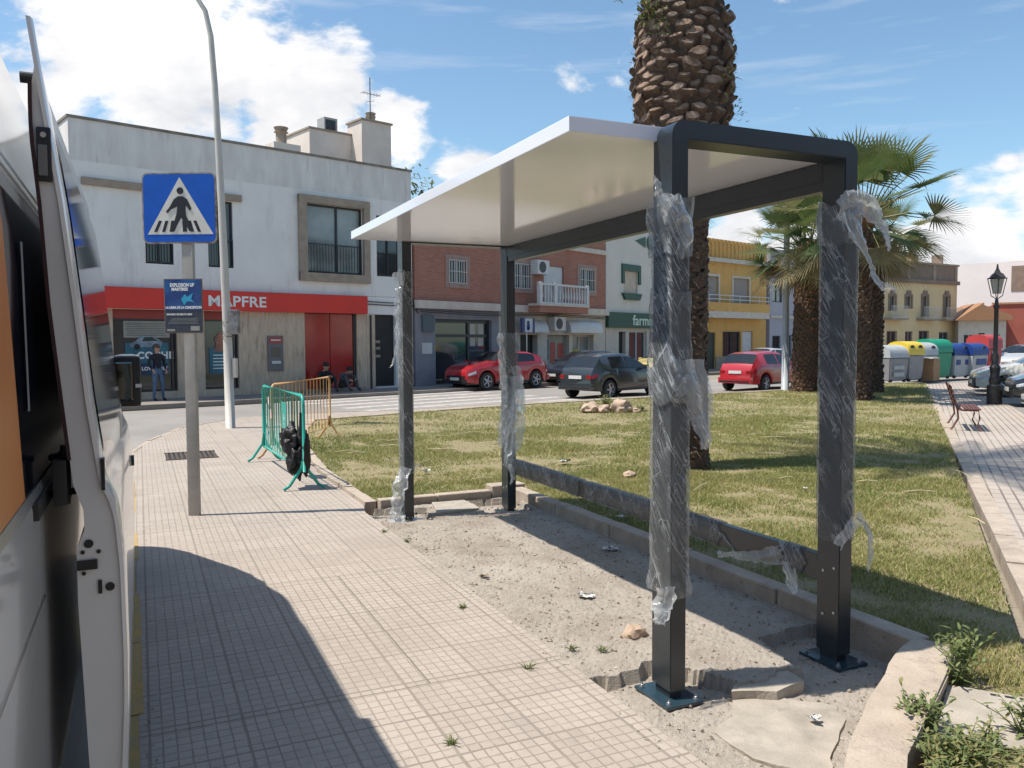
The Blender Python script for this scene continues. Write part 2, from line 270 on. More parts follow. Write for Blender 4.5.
# grass blades: one uncountable mass
def grass_blades():
    poly = np.array(turf); xs, ys, hs = [], [], []
    def sample(n, x0, x1, y0, y1, h0, h1):
        x = rng.uniform(x0, x1, n); y = rng.uniform(y0, y1, n); k = inpoly(x, y, turf) & ~inpoly(x, y, [(3.66, 2.80), (4.25, 2.0), (3.75, 1.6), (3.08, 2.42)])
        return x[k], y[k], rng.uniform(h0, h1, k.sum())
    for a in ((330000, 2, 9, 1, 9.5, .018, .05), (200000, 2.2, 14, 6, 15, .022, .055), (150000, 2.2, 28, 10, 24, .03, .07)):
        x, y, h = sample(*a); xs.append(x); ys.append(y); hs.append(h)
    x = np.concatenate(xs); y = np.concatenate(ys); h = np.concatenate(hs)
    # thin and thick patches
    pn_ = np.array([noise.noise(Vector((a * .9, b * .9, 2))) + .6 * noise.noise(Vector((a * 3.1, b * 3.1, 5))) for a, b in zip(x, y)])
    keep = rng.random(len(x)) < np.clip(.74 + pn_ * 1.4, .05, 1); x, y, h, pn_ = x[keep], y[keep], h[keep], pn_[keep]
    h = h * np.clip(.85 + pn_ * .6, .4, 1.4)
    n = len(x); a = rng.uniform(0, 6.283, n); d = np.hypot(x, y); w = np.clip(.0022 + d * .00034, .003, .012)
    lean = rng.uniform(.3, 1.4, n) * h; b = rng.uniform(0, 6.283, n)
    V = np.empty((n, 3, 3)); V[:, 0] = np.c_[x - np.cos(a) * w, y - np.sin(a) * w, np.full(n, .018)]; V[:, 1] = np.c_[x + np.cos(a) * w, y + np.sin(a) * w, np.full(n, .018)]
    V[:, 2] = np.c_[x + np.cos(b) * lean, y + np.sin(b) * lean, .02 + h]
    me = bpy.data.meshes.new('grass'); me.vertices.add(n * 3); me.vertices.foreach_set('co', V.ravel()); me.loops.add(n * 3); me.loops.foreach_set('vertex_index', np.arange(n * 3, dtype=np.int32))
    me.polygons.add(n); me.polygons.foreach_set('loop_start', np.arange(0, n * 3, 3, dtype=np.int32)); me.polygons.foreach_set('material_index', rng.choice(3, n, p=[.44, .34, .22]).astype(np.int32)); me.update(calc_edges=True)
    for nm, c, c2 in (('grass_green', (.15, .22, .045), (.26, .27, .08)), ('grass_olive', (.28, .28, .10), (.36, .32, .135)), ('grass_straw', (.54, .45, .24), (.42, .36, .17))):
        m = mat(nm, c, c2, .55, .8, thr=(.38, .6)); t, ns, lk, bs = nodes(m)
        tr = ns.new('ShaderNodeBsdfTranslucent'); lk.new(bs.inputs['Base Color'].links[0].from_socket, tr.inputs[0]); ms = ns.new('ShaderNodeMixShader'); ms.inputs[0].default_value = .3
        lk.new(bs.outputs[0], ms.inputs[1]); lk.new(tr.outputs[0], ms.inputs[2]); lk.new(ms.outputs[0], ns['Material Output'].inputs[0]); me.materials.append(m)
    o = bpy.data.objects.new('grass', me); COL.objects.link(o); return tag(o, 'short dry green grass of the traffic island', 'grass', kind='stuff')
grass_blades()
# ---------------------------------------------------------------- gravel pad under the shelter (height field with broken holes)
hiedge = [(2.03, 3.6), (2.29, 3.66), (2.52, 3.70), (2.68, 3.5), (2.77, 3.27), (3.02, 3.29), (3.2, 3.34), (3.24, 3.57), (3.3, 3.74), (3.55, 3.8), (4.0, 3.78)]
lowpoly = [(1.9, 1.0)] + [(1.9, 3.6)] + hiedge + [(4.4, 3.7), (4.4, 1.0)]
holeC = [(2.22, 7.75), (2.62, 7.72), (2.68, 8.05), (2.75, 8.3), (2.1, 8.5), (2.1, 7.95)]
holeD = [(3.25, 7.78), (3.72, 7.72), (3.85, 8.4), (3.3, 8.45)]
def pad():
    x0, x1, y0, y1, st = 2.05, 3.98, 1.6, 8.45, .022
    nx = int((x1 - x0) / st); ny = int((y1 - y0) / st); X, Y = np.meshgrid(np.linspace(x0, x1, nx), np.linspace(y0, y1, ny))
    jx = np.array([noise.noise(Vector((a * 7, b * 7, 1))) for a, b in zip(X.ravel(), Y.ravel())]).reshape(X.shape); jy = np.array([noise.noise(Vector((a * 7, b * 7, 9))) for a, b in zip(X.ravel(), Y.ravel())]).reshape(X.shape)
    fine = np.array([noise.noise(Vector((a * 38, b * 38, 3))) for a, b in zip(X.ravel(), Y.ravel())]).reshape(X.shape); Xj = X + jx * .05; Yj = Y + jy * .05
    low = inpoly(Xj, Yj, lowpoly) | inpoly(Xj, Yj, holeC) | inpoly(Xj, Yj, holeD)
    Z = np.where(low, -.08 + jy * .014, -.008 + jx * .012) + fine * .0032 + rng.normal(0, .0018, X.shape)
    V = np.c_[X.ravel(), Y.ravel(), Z.ravel()]
    # keep clear of the slanted kerb stone
    fs = []
    for j in range(ny - 1):
        for i in range(nx - 1):
            cx, cy = X[j, i], Y[j, i]
            if cy < 2.30 + (cx - 2.6) * .62: continue
            k = j * nx + i; fs.append((k, k + 1, k + nx + 1, k + nx))
    o = obj('gravel_pad', (V.tolist(), fs), m_gravel); tag(o, kind='structure')
pad()
# kerbs round the pad
bm = B(); strip(bm, [(3.82, 3.12), (3.82, 8.45)], .14, -.12, .105, -1, seg=1.05); bmesh.ops.bevel(bm, geom=bm.edges[:], offset=.008, segments=1, affect='EDGES'); tag(obj('kerb', bm, m_kerb), kind='structure')
bm = B(); strip(bm, [(2.3, 8.5), (3.6, 8.5)], .12, -.12, .075, 1, seg=.65); strip(bm, [(3.6, 8.5), (4.02, 8.5)], .2, -.12, .12, 1, seg=.5); bmesh.ops.bevel(bm, geom=bm.edges[:], offset=.008, segments=1, affect='EDGES'); tag(obj('kerb', bm, m_kerb), kind='structure')
bm = B(); prism(bm, [(3.70, 3.10), (3.9, 3.18), (3.99, 3.0), (3.82, 2.86), (2.75, 2.27), (2.2, 1.82), (2.0, 1.95), (2.6, 2.42), (3.07, 2.73)], -.2, .1)
bmesh.ops.bevel(bm, geom=bm.edges[:], offset=.012, segments=2, affect='EDGES'); bmesh.ops.triangulate(bm, faces=bm.faces[:]); bmesh.ops.subdivide_edges(bm, edges=bm.edges[:], cuts=4, use_grid_fill=True)
for v in bm.verts: v.co += Vector((noise.noise(v.co * 8), noise.noise(v.co * 8 + Vector((7, 0, 0))), noise.noise(v.co * 11 + Vector((0, 7, 0))) * .6)) * .016
tag(obj('kerb', bm, m_kerb, smooth='auto'), kind='structure')
# flat stone slabs and broken pieces on the low floor
def rough_slab(name, poly, z0, z1, m, label, cat='stone slab', group=None):
    bm = prism(B(), poly, z0, z1); bmesh.ops.subdivide_edges(bm, edges=bm.edges[:], cuts=3, use_grid_fill=True)
    for v in bm.verts: v.co += Vector((noise.noise(v.co * 9), noise.noise(v.co * 9 + Vector((5, 0, 0))), noise.noise(v.co * 9 + Vector((0, 5, 0))) * .3)) * .022
    return tag(obj(name, bm, m, smooth='auto'), label, cat, group)
rough_slab('stone_slab', [(2.40, 3.02), (2.56, 3.10), (2.74, 3.30), (2.95, 3.16), (3.12, 2.98), (3.04, 2.84), (2.80, 2.68), (2.6, 2.50), (2.5, 2.58), (2.38, 2.74)], -.095, -.066, m_cem, 'flat grey cement slab lying between the two front posts')
rough_slab('stone_slab', [(2.70, 3.26), (2.95, 3.42), (3.15, 3.36), (3.12, 3.20), (2.9, 3.16)], -.09, -.022, m_cem, 'broken pale slab edge tilted beside the front left post hole', group=None)
rough_slab('stone_slab', [(2.72, 7.86), (3.2, 7.9), (3.22, 8.38), (2.85, 8.4)], -.09, .022, m_cem, 'square cement block between the two far posts')
# ---------------------------------------------------------------- bus shelter
m_anth = mat('anthracite_powder_coat', (.020, .027, .033), (.025, .032, .039), 3, .26, .04, 300, spec=.6)
m_plate = mat('blue_black_plate', (.02, .045, .06), (.025, .05, .07), 4, .16, 0, spec=.7)
m_roof = mat('white_gloss_panel', (.78, .79, .84), (.76, .77, .82), 1.5, .09, .03, 3, spec=.55, coat=.15)
m_bolt = mat('galvanised_steel', (.55, .56, .57), (.42, .43, .45), 30, .32, 0, metal=.9)
def film_material(name='clear_stretch_film', lo=.11, hi=.62, gloss=.5):
    m = bpy.data.materials.new(name); t, ns, lk, b = nodes(m)
    out = ns['Material Output']; tc = ns.new('ShaderNodeTexCoord')
    sep = ns.new('ShaderNodeSeparateXYZ'); lk.new(tc.outputs['Object'], sep.inputs[0])
    def lin(ca, cb, cc, off=0):
        o = None
        for k, c in (('X', ca), ('Y', cb), ('Z', cc)):
            m_ = ns.new('ShaderNodeMath'); m_.operation = 'MULTIPLY_ADD'; m_.inputs[1].default_value = c; lk.new(sep.outputs[k], m_.inputs[0])
            if o is None: m_.inputs[2].default_value = off
            else: lk.new(o, m_.inputs[2])
            o = m_.outputs[0]
        return o
    def streak(fa, sl, fz, off, dist=.35):
        c = ns.new('ShaderNodeCombineXYZ'); lk.new(lin(fa, -fa * .9, fa * sl, off), c.inputs[0]); lk.new(lin(0, .3, fz, off), c.inputs[1]); lk.new(lin(fa * .12, -fa * .12, 0, off), c.inputs[2])
        n = ns.new('ShaderNodeTexNoise'); n.inputs['Scale'].default_value = 1; n.inputs['Detail'].default_value = 2.5; n.inputs['Roughness'].default_value = .5; n.inputs['Distortion'].default_value = dist; lk.new(c.outputs[0], n.inputs['Vector']); return n.outputs['Fac']
    def ridge(s, w):
        a = ns.new('ShaderNodeMath'); a.operation = 'SUBTRACT'; a.inputs[1].default_value = .5; lk.new(s, a.inputs[0]); ab = ns.new('ShaderNodeMath'); ab.operation = 'ABSOLUTE'; lk.new(a.outputs[0], ab.inputs[0])
        r = ns.new('ShaderNodeMapRange'); r.inputs[1].default_value = 0; r.inputs[2].default_value = w; r.inputs[3].default_value = 1; r.inputs[4].default_value = 0; lk.new(ab.outputs[0], r.inputs[0]); return r.outputs[0]
    # the folds run up and round the post
    f1 = ridge(streak(34, .55, 2.2, 0, .12), .030); f2 = ridge(streak(15, .8, 2.0, 5), .016); f3 = ridge(streak(10, -.35, 5, 9, .6), .010)
    mx1 = ns.new('ShaderNodeMath'); mx1.operation = 'MAXIMUM'; lk.new(f1, mx1.inputs[0]); lk.new(f2, mx1.inputs[1]); mx2 = ns.new('ShaderNodeMath'); mx2.operation = 'MAXIMUM'; lk.new(mx1.outputs[0], mx2.inputs[0]); lk.new(f3, mx2.inputs[1])
    brk = streak(7, .4, 4, 3, .2); bm_ = ns.new('ShaderNodeMapRange'); bm_.inputs[1].default_value = .38; bm_.inputs[2].default_value = .58; lk.new(brk, bm_.inputs[0])
    mu = ns.new('ShaderNodeMath'); mu.operation = 'MULTIPLY'; lk.new(mx2.outputs[0], mu.inputs[0]); lk.new(bm_.outputs[0], mu.inputs[1])
    fac = ns.new('ShaderNodeMapRange'); fac.inputs[3].default_value = lo; fac.inputs[4].default_value = hi; lk.new(mu.outputs[0], fac.inputs[0])
    bp = ns.new('ShaderNodeBump'); bp.inputs['Strength'].default_value = .35; bp.inputs['Distance'].default_value = .01; lk.new(mx2.outputs[0], bp.inputs['Height'])
    gl = ns.new('ShaderNodeBsdfGlossy'); gl.inputs['Roughness'].default_value = .2; lk.new(bp.outputs[0], gl.inputs['Normal'])
    df = ns.new('ShaderNodeBsdfDiffuse'); df.inputs[0].default_value = (.75, .78, .8, 1); tl = ns.new('ShaderNodeBsdfTranslucent'); tl.inputs[0].default_value = (.75, .78, .8, 1)
    m1 = ns.new('ShaderNodeMixShader'); m1.inputs[0].default_value = .4; lk.new(df.outputs[0], m1.inputs[1]); lk.new(tl.outputs[0], m1.inputs[2])
    tr = ns.new('ShaderNodeBsdfTransparent'); tr.inputs[0].default_value = (.97, .98, .985, 1)
    m2 = ns.new('ShaderNodeMixShader'); lk.new(fac.outputs[0], m2.inputs[0]); lk.new(tr.outputs[0], m2.inputs[1]); lk.new(m1.outputs[0], m2.inputs[2])
    fr = ns.new('ShaderNodeFresnel'); fr.inputs[0].default_value = 1.4; lk.new(bp.outputs[0], fr.inputs['Normal']); fm = ns.new('ShaderNodeMath'); fm.operation = 'MULTIPLY_ADD'; fm.inputs[1].default_value = gloss; fm.inputs[2].default_value = .0; fm.use_clamp = True; lk.new(fr.outputs[0], fm.inputs[0])
    m3 = ns.new('ShaderNodeMixShader'); lk.new(fm.outputs[0], m3.inputs[0]); lk.new(m2.outputs[0], m3.inputs[1]); lk.new(gl.outputs[0], m3.inputs[2]); lk.new(m3.outputs[0], out.inputs[0]); return m
m_film = film_material(); m_film2 = film_material('bunched_film', .14, .62, .7); m_film3 = film_material('loose_film', .42, .9, .4)
SH = thing('bus_shelter', 'dark metal bus shelter frame with white flat roof, partly wrapped in clear plastic film', 'bus shelter', (2.397, 3.369, 0))
PA_, PBk = .167, .094; LW, LL, HT = 1.134, 4.531, 2.838; ZB = -.073
def arch(u):
    """portal: two posts and a beam with rounded outer corners, one welded frame"""
    bm = B(); r = .075; x0, x1 = 0, LW + PBk; zb = ZB + .05; il, ir = (x0 + PBk, HT - PBk), (x1 - PBk, HT - PBk)
    out = [(x0, zb)]; inn = [(x0 + PBk, zb)]
    for k in range(9): a = R(180 - 90 * k / 8); out.append((x0 + r + r * math.cos(a), HT - r + r * math.sin(a))); inn.append(il)
    for k in range(9): a = R(90 - 90 * k / 8); out.append((x1 - r + r * math.cos(a), HT - r + r * math.sin(a))); inn.append(ir)
    out.append((x1, zb)); inn.append((x1 - PBk, zb))
    def ring(P_): return [[bm.verts.new((x, y, z)) for x, z in P_] for y in (u, u + PA_)]
    O_ = ring(out); I_ = {}
    def iv(p, s):
        if (p, s) not in I_: I_[(p, s)] = bm.verts.new((p[0], u + PA_ * s, p[1]))
        return I_[(p, s)]
    for i in range(len(out) - 1):
        for s in (0, 1):
            vs = [O_[s][i], O_[s][i + 1], iv(inn[i + 1], s)] + ([iv(inn[i], s)] if inn[i] != inn[i + 1] else []); bm.faces.new(vs)
        bm.faces.new((O_[0][i], O_[1][i], O_[1][i + 1], O_[0][i + 1]))
        if inn[i] != inn[i + 1]: bm.faces.new((iv(inn[i], 0), iv(inn[i + 1], 0), iv(inn[i + 1], 1), iv(inn[i], 1)))
    for i in (0, -1): bm.faces.new((O_[0][i], iv(inn[i], 0), iv(inn[i], 1), O_[1][i]))
    bmesh.ops.recalc_face_normals(bm, faces=bm.faces)
    es = [e for e in bm.edges if len(e.link_faces) == 2 and e.calc_face_angle() > R(60)]; bmesh.ops.bevel(bm, geom=es, offset=.004, segments=2, affect='EDGES')
    return obj('portal_frame', bm, m_anth, SH, smooth='auto')
for u in (0, LL): arch(u)
for u in (0, LL):
    for x in (0, LW):
        cx, cy = x + PBk / 2, u + PA_ / 2
        pl = obj('base_plate', box(B(), cx - .11, cx + .11, cy - .15, cy + .15, ZB - .004, ZB + .012, .004), m_plate, SH)
        bm = box(B(), cx - .035, cx + .035, cy - .062, cy + .062, ZB + .012, ZB + .056); obj('sleeve', bm, m_anth, SH)
        for sx in (-.082, .082):
            for sy in (-.12, .12):
                b = lathe(B(), [(.016, ZB + .012), (.016, ZB + .015), (.011, ZB + .015), (.011, ZB + .024), (.005, ZB + .026), (.005, ZB + .036)], 6, (cx + sx, cy + sy, 0)); obj('bolt', b, m_bolt, pl)
# roof panel
bm = box(B(), 1.896 - 2.397, LW + PBk - .012, .135, LL + PA_ - .135, HT - .082, HT - .008, .004); obj('roof', bm, m_roof, SH)
# long back beam below the roof (with a groove), and low back rail
def beam(name, z0, z1, d, groove):
    bm = box(B(), LW + .008, LW + .008 + d, PA_ + .001, LL - .001, z0, z1, .003); o = obj(name, bm, m_anth, SH)
    if groove:
        box2 = box(B(), LW + .002, LW + .008, PA_ + .001, LL - .001, z0 + groove, z1 - .004); obj('beam_cover', box2, m_anth, o)
    return o
beam('top_beam', HT - .245, HT - .084, .075, .055)
rail = beam('back_rail', .375, .52, .055, 0)
obj('rail_lip', box(B(), LW + .003, LW + .0078, PA_ + .001, LL - .001, .478, .518), m_anth, rail)
for (yy, zz) in ((.035, .47), (.115, .44), (.035, .215), (.115, .19)):
    for u in (0, LL - .01):
        obj('bolt', lathe(B(), [(.009, -.006), (.009, .002), (.006, .005)], 10, (0, 0, 0), 'z'), m_bolt, SH, loc=(LW - .003, u + yy, zz + .0), rot=(0, R(-90), 0))
# stretch film: wrinkled sleeves and loose tatters
def sleeve(x, u, z0, z1, off=.005, amp=.004, bulge=None, a=PBk, b=PA_, seed=0, name='plastic_film', m=None):
    """film wrapped round a post: hugs the corners, wrinkles on the faces"""
    per = []; n = 10
    cs = [(-off, -off), (a + off, -off), (a + off, b + off), (-off, b + off)]
    for k in range(4):
        p, q = cs[k], cs[(k + 1) % 4]
        for i in range(n): t = i / n; per.append((p[0] + (q[0] - p[0]) * t, p[1] + (q[1] - p[1]) * t))
    nz = max(8, int((z1 - z0) / .02)); V = []; F = []
    for j in range(nz + 1):
        for i, (px, py) in enumerate(per):
            z = z0 + (z1 - z0) * j / nz
            z += (noise.noise(Vector((px * 8, py * 8, seed))) * .05) * (1 if j in (0, nz) else .3)
            d = Vector((px - a / 2, py - b / 2)); d.normalize()
            w = noise.noise(Vector((px * 16 + seed, py * 16, z * 9 + (px + py) * 14))) + .5 * noise.noise(Vector((px * 40, py * 40 + seed, z * 26)))
            k = amp * (.35 + w); 
            if bulge: k += bulge(z) * (.6 + .8 * noise.noise(Vector((px * 10, py * 10, z * 7 + seed))))
            k = max(k, -off * .4); V.append((x + px + d.x * k, u + py + d.y * k, z))
    c_ = len(per)
    for j in range(nz):
        for i in range(c_): F.append((j * c_ + i, j * c_ + (i + 1) % c_, (j + 1) * c_ + (i + 1) % c_, (j + 1) * c_ + i))
    return obj(name, (V, F), m or m_film, SH, smooth=True)
def tatter(pts, wdir, seed=0, crump=.02, n=None, name='plastic_film', parent=None):
    """loose piece of film: centre line with a width at each point, crumpled across"""
    P = [Vector(p[:3]) for p in pts]; W = [p[3] for p in pts]; wd = Vector(wdir).normalized(); V = []; F = []; m = 9; rows = []
    n = n or 10
    for s in range(len(P) - 1):
        for k in range(n if s < len(P) - 2 else n + 1):
            t = k / n; rows.append((P[s].lerp(P[s + 1], t), W[s] + (W[s + 1] - W[s]) * t))
    sd_ = wd.cross(Vector((0, .3, 1))).normalized()
    for p, w in rows:
        for i in range(m):
            c = (i / (m - 1) - .5); q = p + wd * c * w
            v = q * 14 + Vector((seed * 3.1, 0, 0)); nn = Vector((noise.noise(v), noise.noise(v + Vector((9, 0, 0))), noise.noise(v + Vector((0, 9, 0))))); v2 = q * 42 + Vector((seed, 2, 0)); nn += .5 * Vector((noise.noise(v2), noise.noise(v2 + Vector((9, 0, 0))), noise.noise(v2 + Vector((0, 9, 0)))))
            V.append(q + sd_ * math.sin(c * 9 + seed) * w * .15 + nn * crump)
    for j in range(len(rows) - 1):
        for i in range(m - 1): F.append((j * m + i, j * m + i + 1, (j + 1) * m + i + 1, (j + 1) * m + i))
    return obj(name, ([tuple(v) for v in V], F), m_film3, parent or SH, smooth=True)
def bump_at(c, w, h): return lambda z: h * math.exp(-((z - c) / w) ** 2)
WC = Vector((right.x, right.y, 0))     # direction across the pavement used for loose flaps
# near left post (A)
sleeve(0, 0, .47, 1.62, .006, .004, lambda z: .008 + bump_at(.5, .04, .02)(z) + bump_at(1.6, .08, .02)(z), seed=1)
sleeve(0, 0, 1.45, 2.0, .010, .008, bump_at(1.55, .14, .03), seed=2, m=m_film2)
sleeve(0, 0, 1.9, 2.30, .004, .004, seed=3)
sleeve(0, 0, 2.18, 2.47, .012, .012, bump_at(2.4, .12, .024), seed=4, m=m_film2)
tatter([(-.0, -.02, 2.34, .22), (-.05, -.02, 2.40, .18), (-.09, -.02, 2.47, .10), (-.13, -.02, 2.54, .02)], (.4, .1, -1), 1, .025)
tatter([(-.02, -.015, 2.46, .10), (.02, -.015, 2.36, .16), (.05, -.015, 2.26, .10), (.05, -.012, 2.16, .03)], WC, 31, .02)
tatter([(-.05, -.012, 1.72, .05), (-.01, -.02, 1.62, .12), (.05, -.02, 1.54, .15), (.11, -.02, 1.60, .08)], (.2, .1, 1), 32, .02)
tatter([(.08, -.02, 1.66, .14), (.13, -.03, 1.46, .17), (.16, -.03, 1.34, .10), (.18, -.03, 1.20, .03)], WC, 2, .018)
tatter([(-.03, -.01, .52, .10), (-.07, -.03, .42, .10), (-.12, -.06, .34, .03)], WC, 3, .03)
# near right post (B)
sleeve(LW, 0, .62, 2.5, .005, .005, lambda z: bump_at(2.4, .12, .012)(z), seed=5)
sleeve(LW, 0, 2.28, 2.52, .010, .010, bump_at(2.42, .1, .02), seed=6, m=m_film2)
tatter([(LW - .06, -.02, 2.44, .10), (LW + .02, -.03, 2.50, .16), (LW + .10, -.04, 2.48, .20), (LW + .19, -.05, 2.44, .17), (LW + .25, -.06, 2.34, .12), (LW + .27, -.06, 2.26, .05)], (.35, .1, -1), 4, .022)
tatter([(LW + .0, -.03, 2.42, .14), (LW + .06, -.03, 2.30, .12), (LW + .12, -.04, 2.22, .05), (LW + .16, -.05, 2.12, .045), (LW + .22, -.06, 2.05, .14), (LW + .27, -.06, 2.02, .12)], (1, .1, -.2), 5, .018)
tatter([(LW - .03, -.02, .62, .10), (LW + .03, -.03, .70, .12), (LW + .11, -.04, .76, .12), (LW + .17, -.04, .70, .09), (LW + .19, -.04, .58, .06), (LW + .17, -.04, .46, .03)], (.6, .1, -.7), 6, .015)
# far left post (C)
sleeve(0, LL, .45, 2.48, .006, .006, seed=7)
tatter([(-.04, LL - .02, 2.44, .10), (-.05, LL - .02, 2.2, .05), (-.07, LL - .03, 2.0, .08), (-.06, LL - .03, 1.75, .03), (-.14, LL - .04, 1.5, .015)], WC, 7, .03)
tatter([(-.04, LL - .02, 1.9, .03), (-.08, LL - .03, 1.6, .01), (-.02, LL - .04, 1.4, .008)], WC, 8, .02)
tatter([(-.01, LL - .03, .50, .10), (-.09, LL - .06, .30, .16), (-.12, LL - .10, .08, .12), (-.14, LL - .14, -.04, .16)], WC, 9, .035)
tatter([(-.12, LL - .06, -.03, .2), (.06, LL + .02, -.045, .22), (.2, LL + .05, -.05, .1)], (0, 1, .2), 10, .03)
tatter([(.1, LL - .01, .52, .05), (.16, LL - .02, .5, .03)], (0, 0, 1), 11, .02)
# far right post (D)
sleeve(LW, LL, 1.25, 1.85, .012, .02, bump_at(1.78, .15, .02), seed=8, m=m_film2)
tatter([(LW + .05, LL - .03, 1.40, .20), (LW + .03, LL - .06, 1.12, .24), (LW - .04, LL - .08, .90, .20), (LW - .12, LL - .1, .66, .05)], WC, 12, .025)
tatter([(LW + .09, LL - .03, 1.5, .08), (LW + .11, LL - .05, 1.2, .12), (LW + .10, LL - .06, .95, .16), (LW + .02, LL - .08, .66, .18), (LW - .06, LL - .1, .45, .04)], WC, 13, .025)
# rail film
def railfilm(u0, u1, seed, amp=.006):
    per = [(-.008, .37), (-.008, .445), (-.008, .525), (.03, .53), (.068, .525), (.068, .445), (.068, .37), (.03, .362)]; V = []; F = []; n = int((u1 - u0) / .025); m = len(per)
    for j in range(n + 1):
        for (px, pz) in per:
            y = u0 + (u1 - u0) * j / n; w = noise.noise(Vector((px * 20, y * 11 + pz * 10, pz * 16 + seed))); V.append((LW + .008 + px + (-.5 if px < .03 else .5) * abs(w) * amp * 3, y + (noise.noise(Vector((pz * 12, seed, 0))) * .06 if j in (0, n) else 0), pz + w * amp * (1.5 if pz > .5 else 2.4)))
    for j in range(n):
        for i in range(m): F.append((j * m + i, j * m + (i + 1) % m, (j + 1) * m + (i + 1) % m, (j + 1) * m + i))
    obj('plastic_film', (V, F), m_film, rail, smooth=True)
railfilm(1.05, 2.9, 3, .008); railfilm(3.0, 4.45, 5, .008); railfilm(.28, .46, 7, .01)
tatter([(LW, .42, .46, .13), (LW - .02, .62, .40, .08), (LW - .02, .9, .34, .04), (LW - .03, 1.02, .32, .05)], (0, .2, 1), 14, .02, parent=rail)
tatter([(LW, .38, .42, .16), (LW - .01, .36, .30, .10), (LW, .34, .24, .02)], (0, 1, .1), 15, .02, parent=rail)
tatter([(LW, 1.02, .47, .05), (LW, .92, .40, .03), (LW, .88, .34, .01)], (0, 1, .2), 16, .015, parent=rail)
tatter([(LW - .01, LL - .08, .48, .15), (LW - .02, LL - .14, .36, .12), (LW - .02, LL - .12, .27, .04)], (0, 1, .3), 17, .03, parent=rail)
# ---------------------------------------------------------------- van with its sliding door slid back
m_van = mat('white_van_paint', (.74, .70, .65), (.70, .66, .61), 1, .16, 0, coat=.6, spec=.6)
m_vdark = mat('black_trim', (.012, .013, .015), (.018, .018, .02), 8, .45)
m_vglass = mat('dark_tinted_glass', (.006, .008, .014), (.008, .009, .014), 3, .06, spec=.6)
m_orange = mat('orange_panel', (.55, .17, .02), (.52, .16, .02), 3, .35)
m_chrome = mat('brushed_trim', (.55, .55, .55), (.5, .5, .5), 3, .25, metal=.8)
m_doorin = mat('door_edge_paint', (.74, .71, .66), (.68, .65, .60), 2, .38, spec=.4)
m_tyre = mat('tyre_rubber', (.02, .02, .02), (.03, .03, .03), 20, .85); m_rim = mat('alloy_rim', (.5, .5, .52), (.45, .45, .46), 10, .3, metal=.7)
VAN = thing('van', 'white van at the kerb with its side door slid open along its side', 'van', (0, 0, ZR))
def vz(z): return z - ZR
# right side profile (x, z); the body runs along y
prof = [(-.27, .32), (-.215, .42), (-.20, .75), (-.196, 1.10), (-.20, 1.42), (-.207, 1.46), (-.212, 1.95), (-.222, 2.06), (-.235, 2.12), (-.275, 2.42), (-.36, 2.62), (-.58, 2.72), (-1.2, 2.77)]
def van_section(y):
    # front part: bonnet and windscreen lower the roof
    if y < 5.9: top = 9
    zt = np.interp(y, [-3, 4.4, 5.2, 5.75, 6.2, 6.6, 6.9, 7.1, 7.3, 7.6, 7.85, 7.97, 8.0], [2.78, 2.78, 2.70, 2.56, 2.34, 2.08, 1.86, 1.68, 1.52, 1.34, 1.12, .88, .75]); inset = np.interp(y, [-3, 6.6, 7.4, 7.8, 8.0], [0, 0, .08, .22, .5])
    pts = []
    for x, z in prof:
        f = min(1, (zt - .32) / (2.78 - .32)); zz = .32 + (z - .32) * 1 if z <= zt else zt; 
        pts.append((x - inset, min(z, zt - (0 if z >= 2.78 else .0))))
    return pts
ys = [-2.6, -1, 0, 1, 1.9, 2.4, 4.05, 4.7, 5.0, 5.4, 5.75, 5.95, 6.1, 6.3, 6.5, 6.7, 6.9, 7.0, 7.1, 7.3, 7.5, 7.65, 7.75, 7.85, 7.95, 8.0]
bm = B(); rows = []
for y in ys:
    s = van_section(y); full = s + [(-2.4 - x, z) for x, z in s[::-1]]; rows.append([bm.verts.new((x, y, vz(z))) for x, z in full])
for j in range(len(rows) - 1):
    for i in range(len(rows[0]) - 1):
        yc = (ys[j] + ys[j + 1]) / 2
        if 4.0 < yc < 4.7 and 1 <= i <= 7: continue        # the door opening
        try: bm.faces.new((rows[j][i], rows[j + 1][i], rows[j + 1][i + 1], rows[j][i + 1]))
        except ValueError: pass
for rr in (rows[0], rows[-1]):
    try: bm.faces.new(rr)
    except ValueError: pass
for j in range(len(rows) - 1): bm.faces.new((rows[j][0], rows[j][-1], rows[j + 1][-1], rows[j + 1][0]))
bmesh.ops.recalc_face_normals(bm, faces=bm.faces); vb = obj('body', bm, m_van, VAN, smooth='auto')
def vpatch(name, y0, y1, z0, z1, m, off=.004, parent=VAN, slant=0, n=8):
    px = [p[0] for p in prof]; pz = [p[1] for p in prof]; V = []; F = []
    for k in range(n + 1):
        z = z0 + (z1 - z0) * k / n; x = float(np.interp(z, pz, px)) + off
        V += [(x, y0, vz(z)), (x, y1 + slant * (k / n), vz(z)), (x - .012, y0, vz(z)), (x - .012, y1 + slant * (k / n), vz(z))]
    for k in range(n): a = 4 * k; F += [(a, a + 1, a + 5, a + 4), (a + 3, a + 2, a + 6, a + 7), (a + 1, a + 3, a + 7, a + 5)]
    return obj(name, (V, F), m, parent, smooth='auto')
win = vpatch('side_window', -2.2, 3.9, 1.462, 2.03, m_vglass, .005)
vpatch('window_trim', -2.2, 3.9, 1.440, 1.461, m_chrome, .008, win)
vpatch('orange_panel', -2.2, 1.735, 1.466, 2.02, m_orange, .009, win, slant=-.14)
vpatch('roof_gutter', -2.4, 5.2, 2.085, 2.10, m_chrome, .012)
vpatch('window_sticker', 1.84, 1.87, 1.62, 1.95, mat('grey_sticker', (.2, .2, .2), (.15, .15, .15), 9, .5), .009, win)
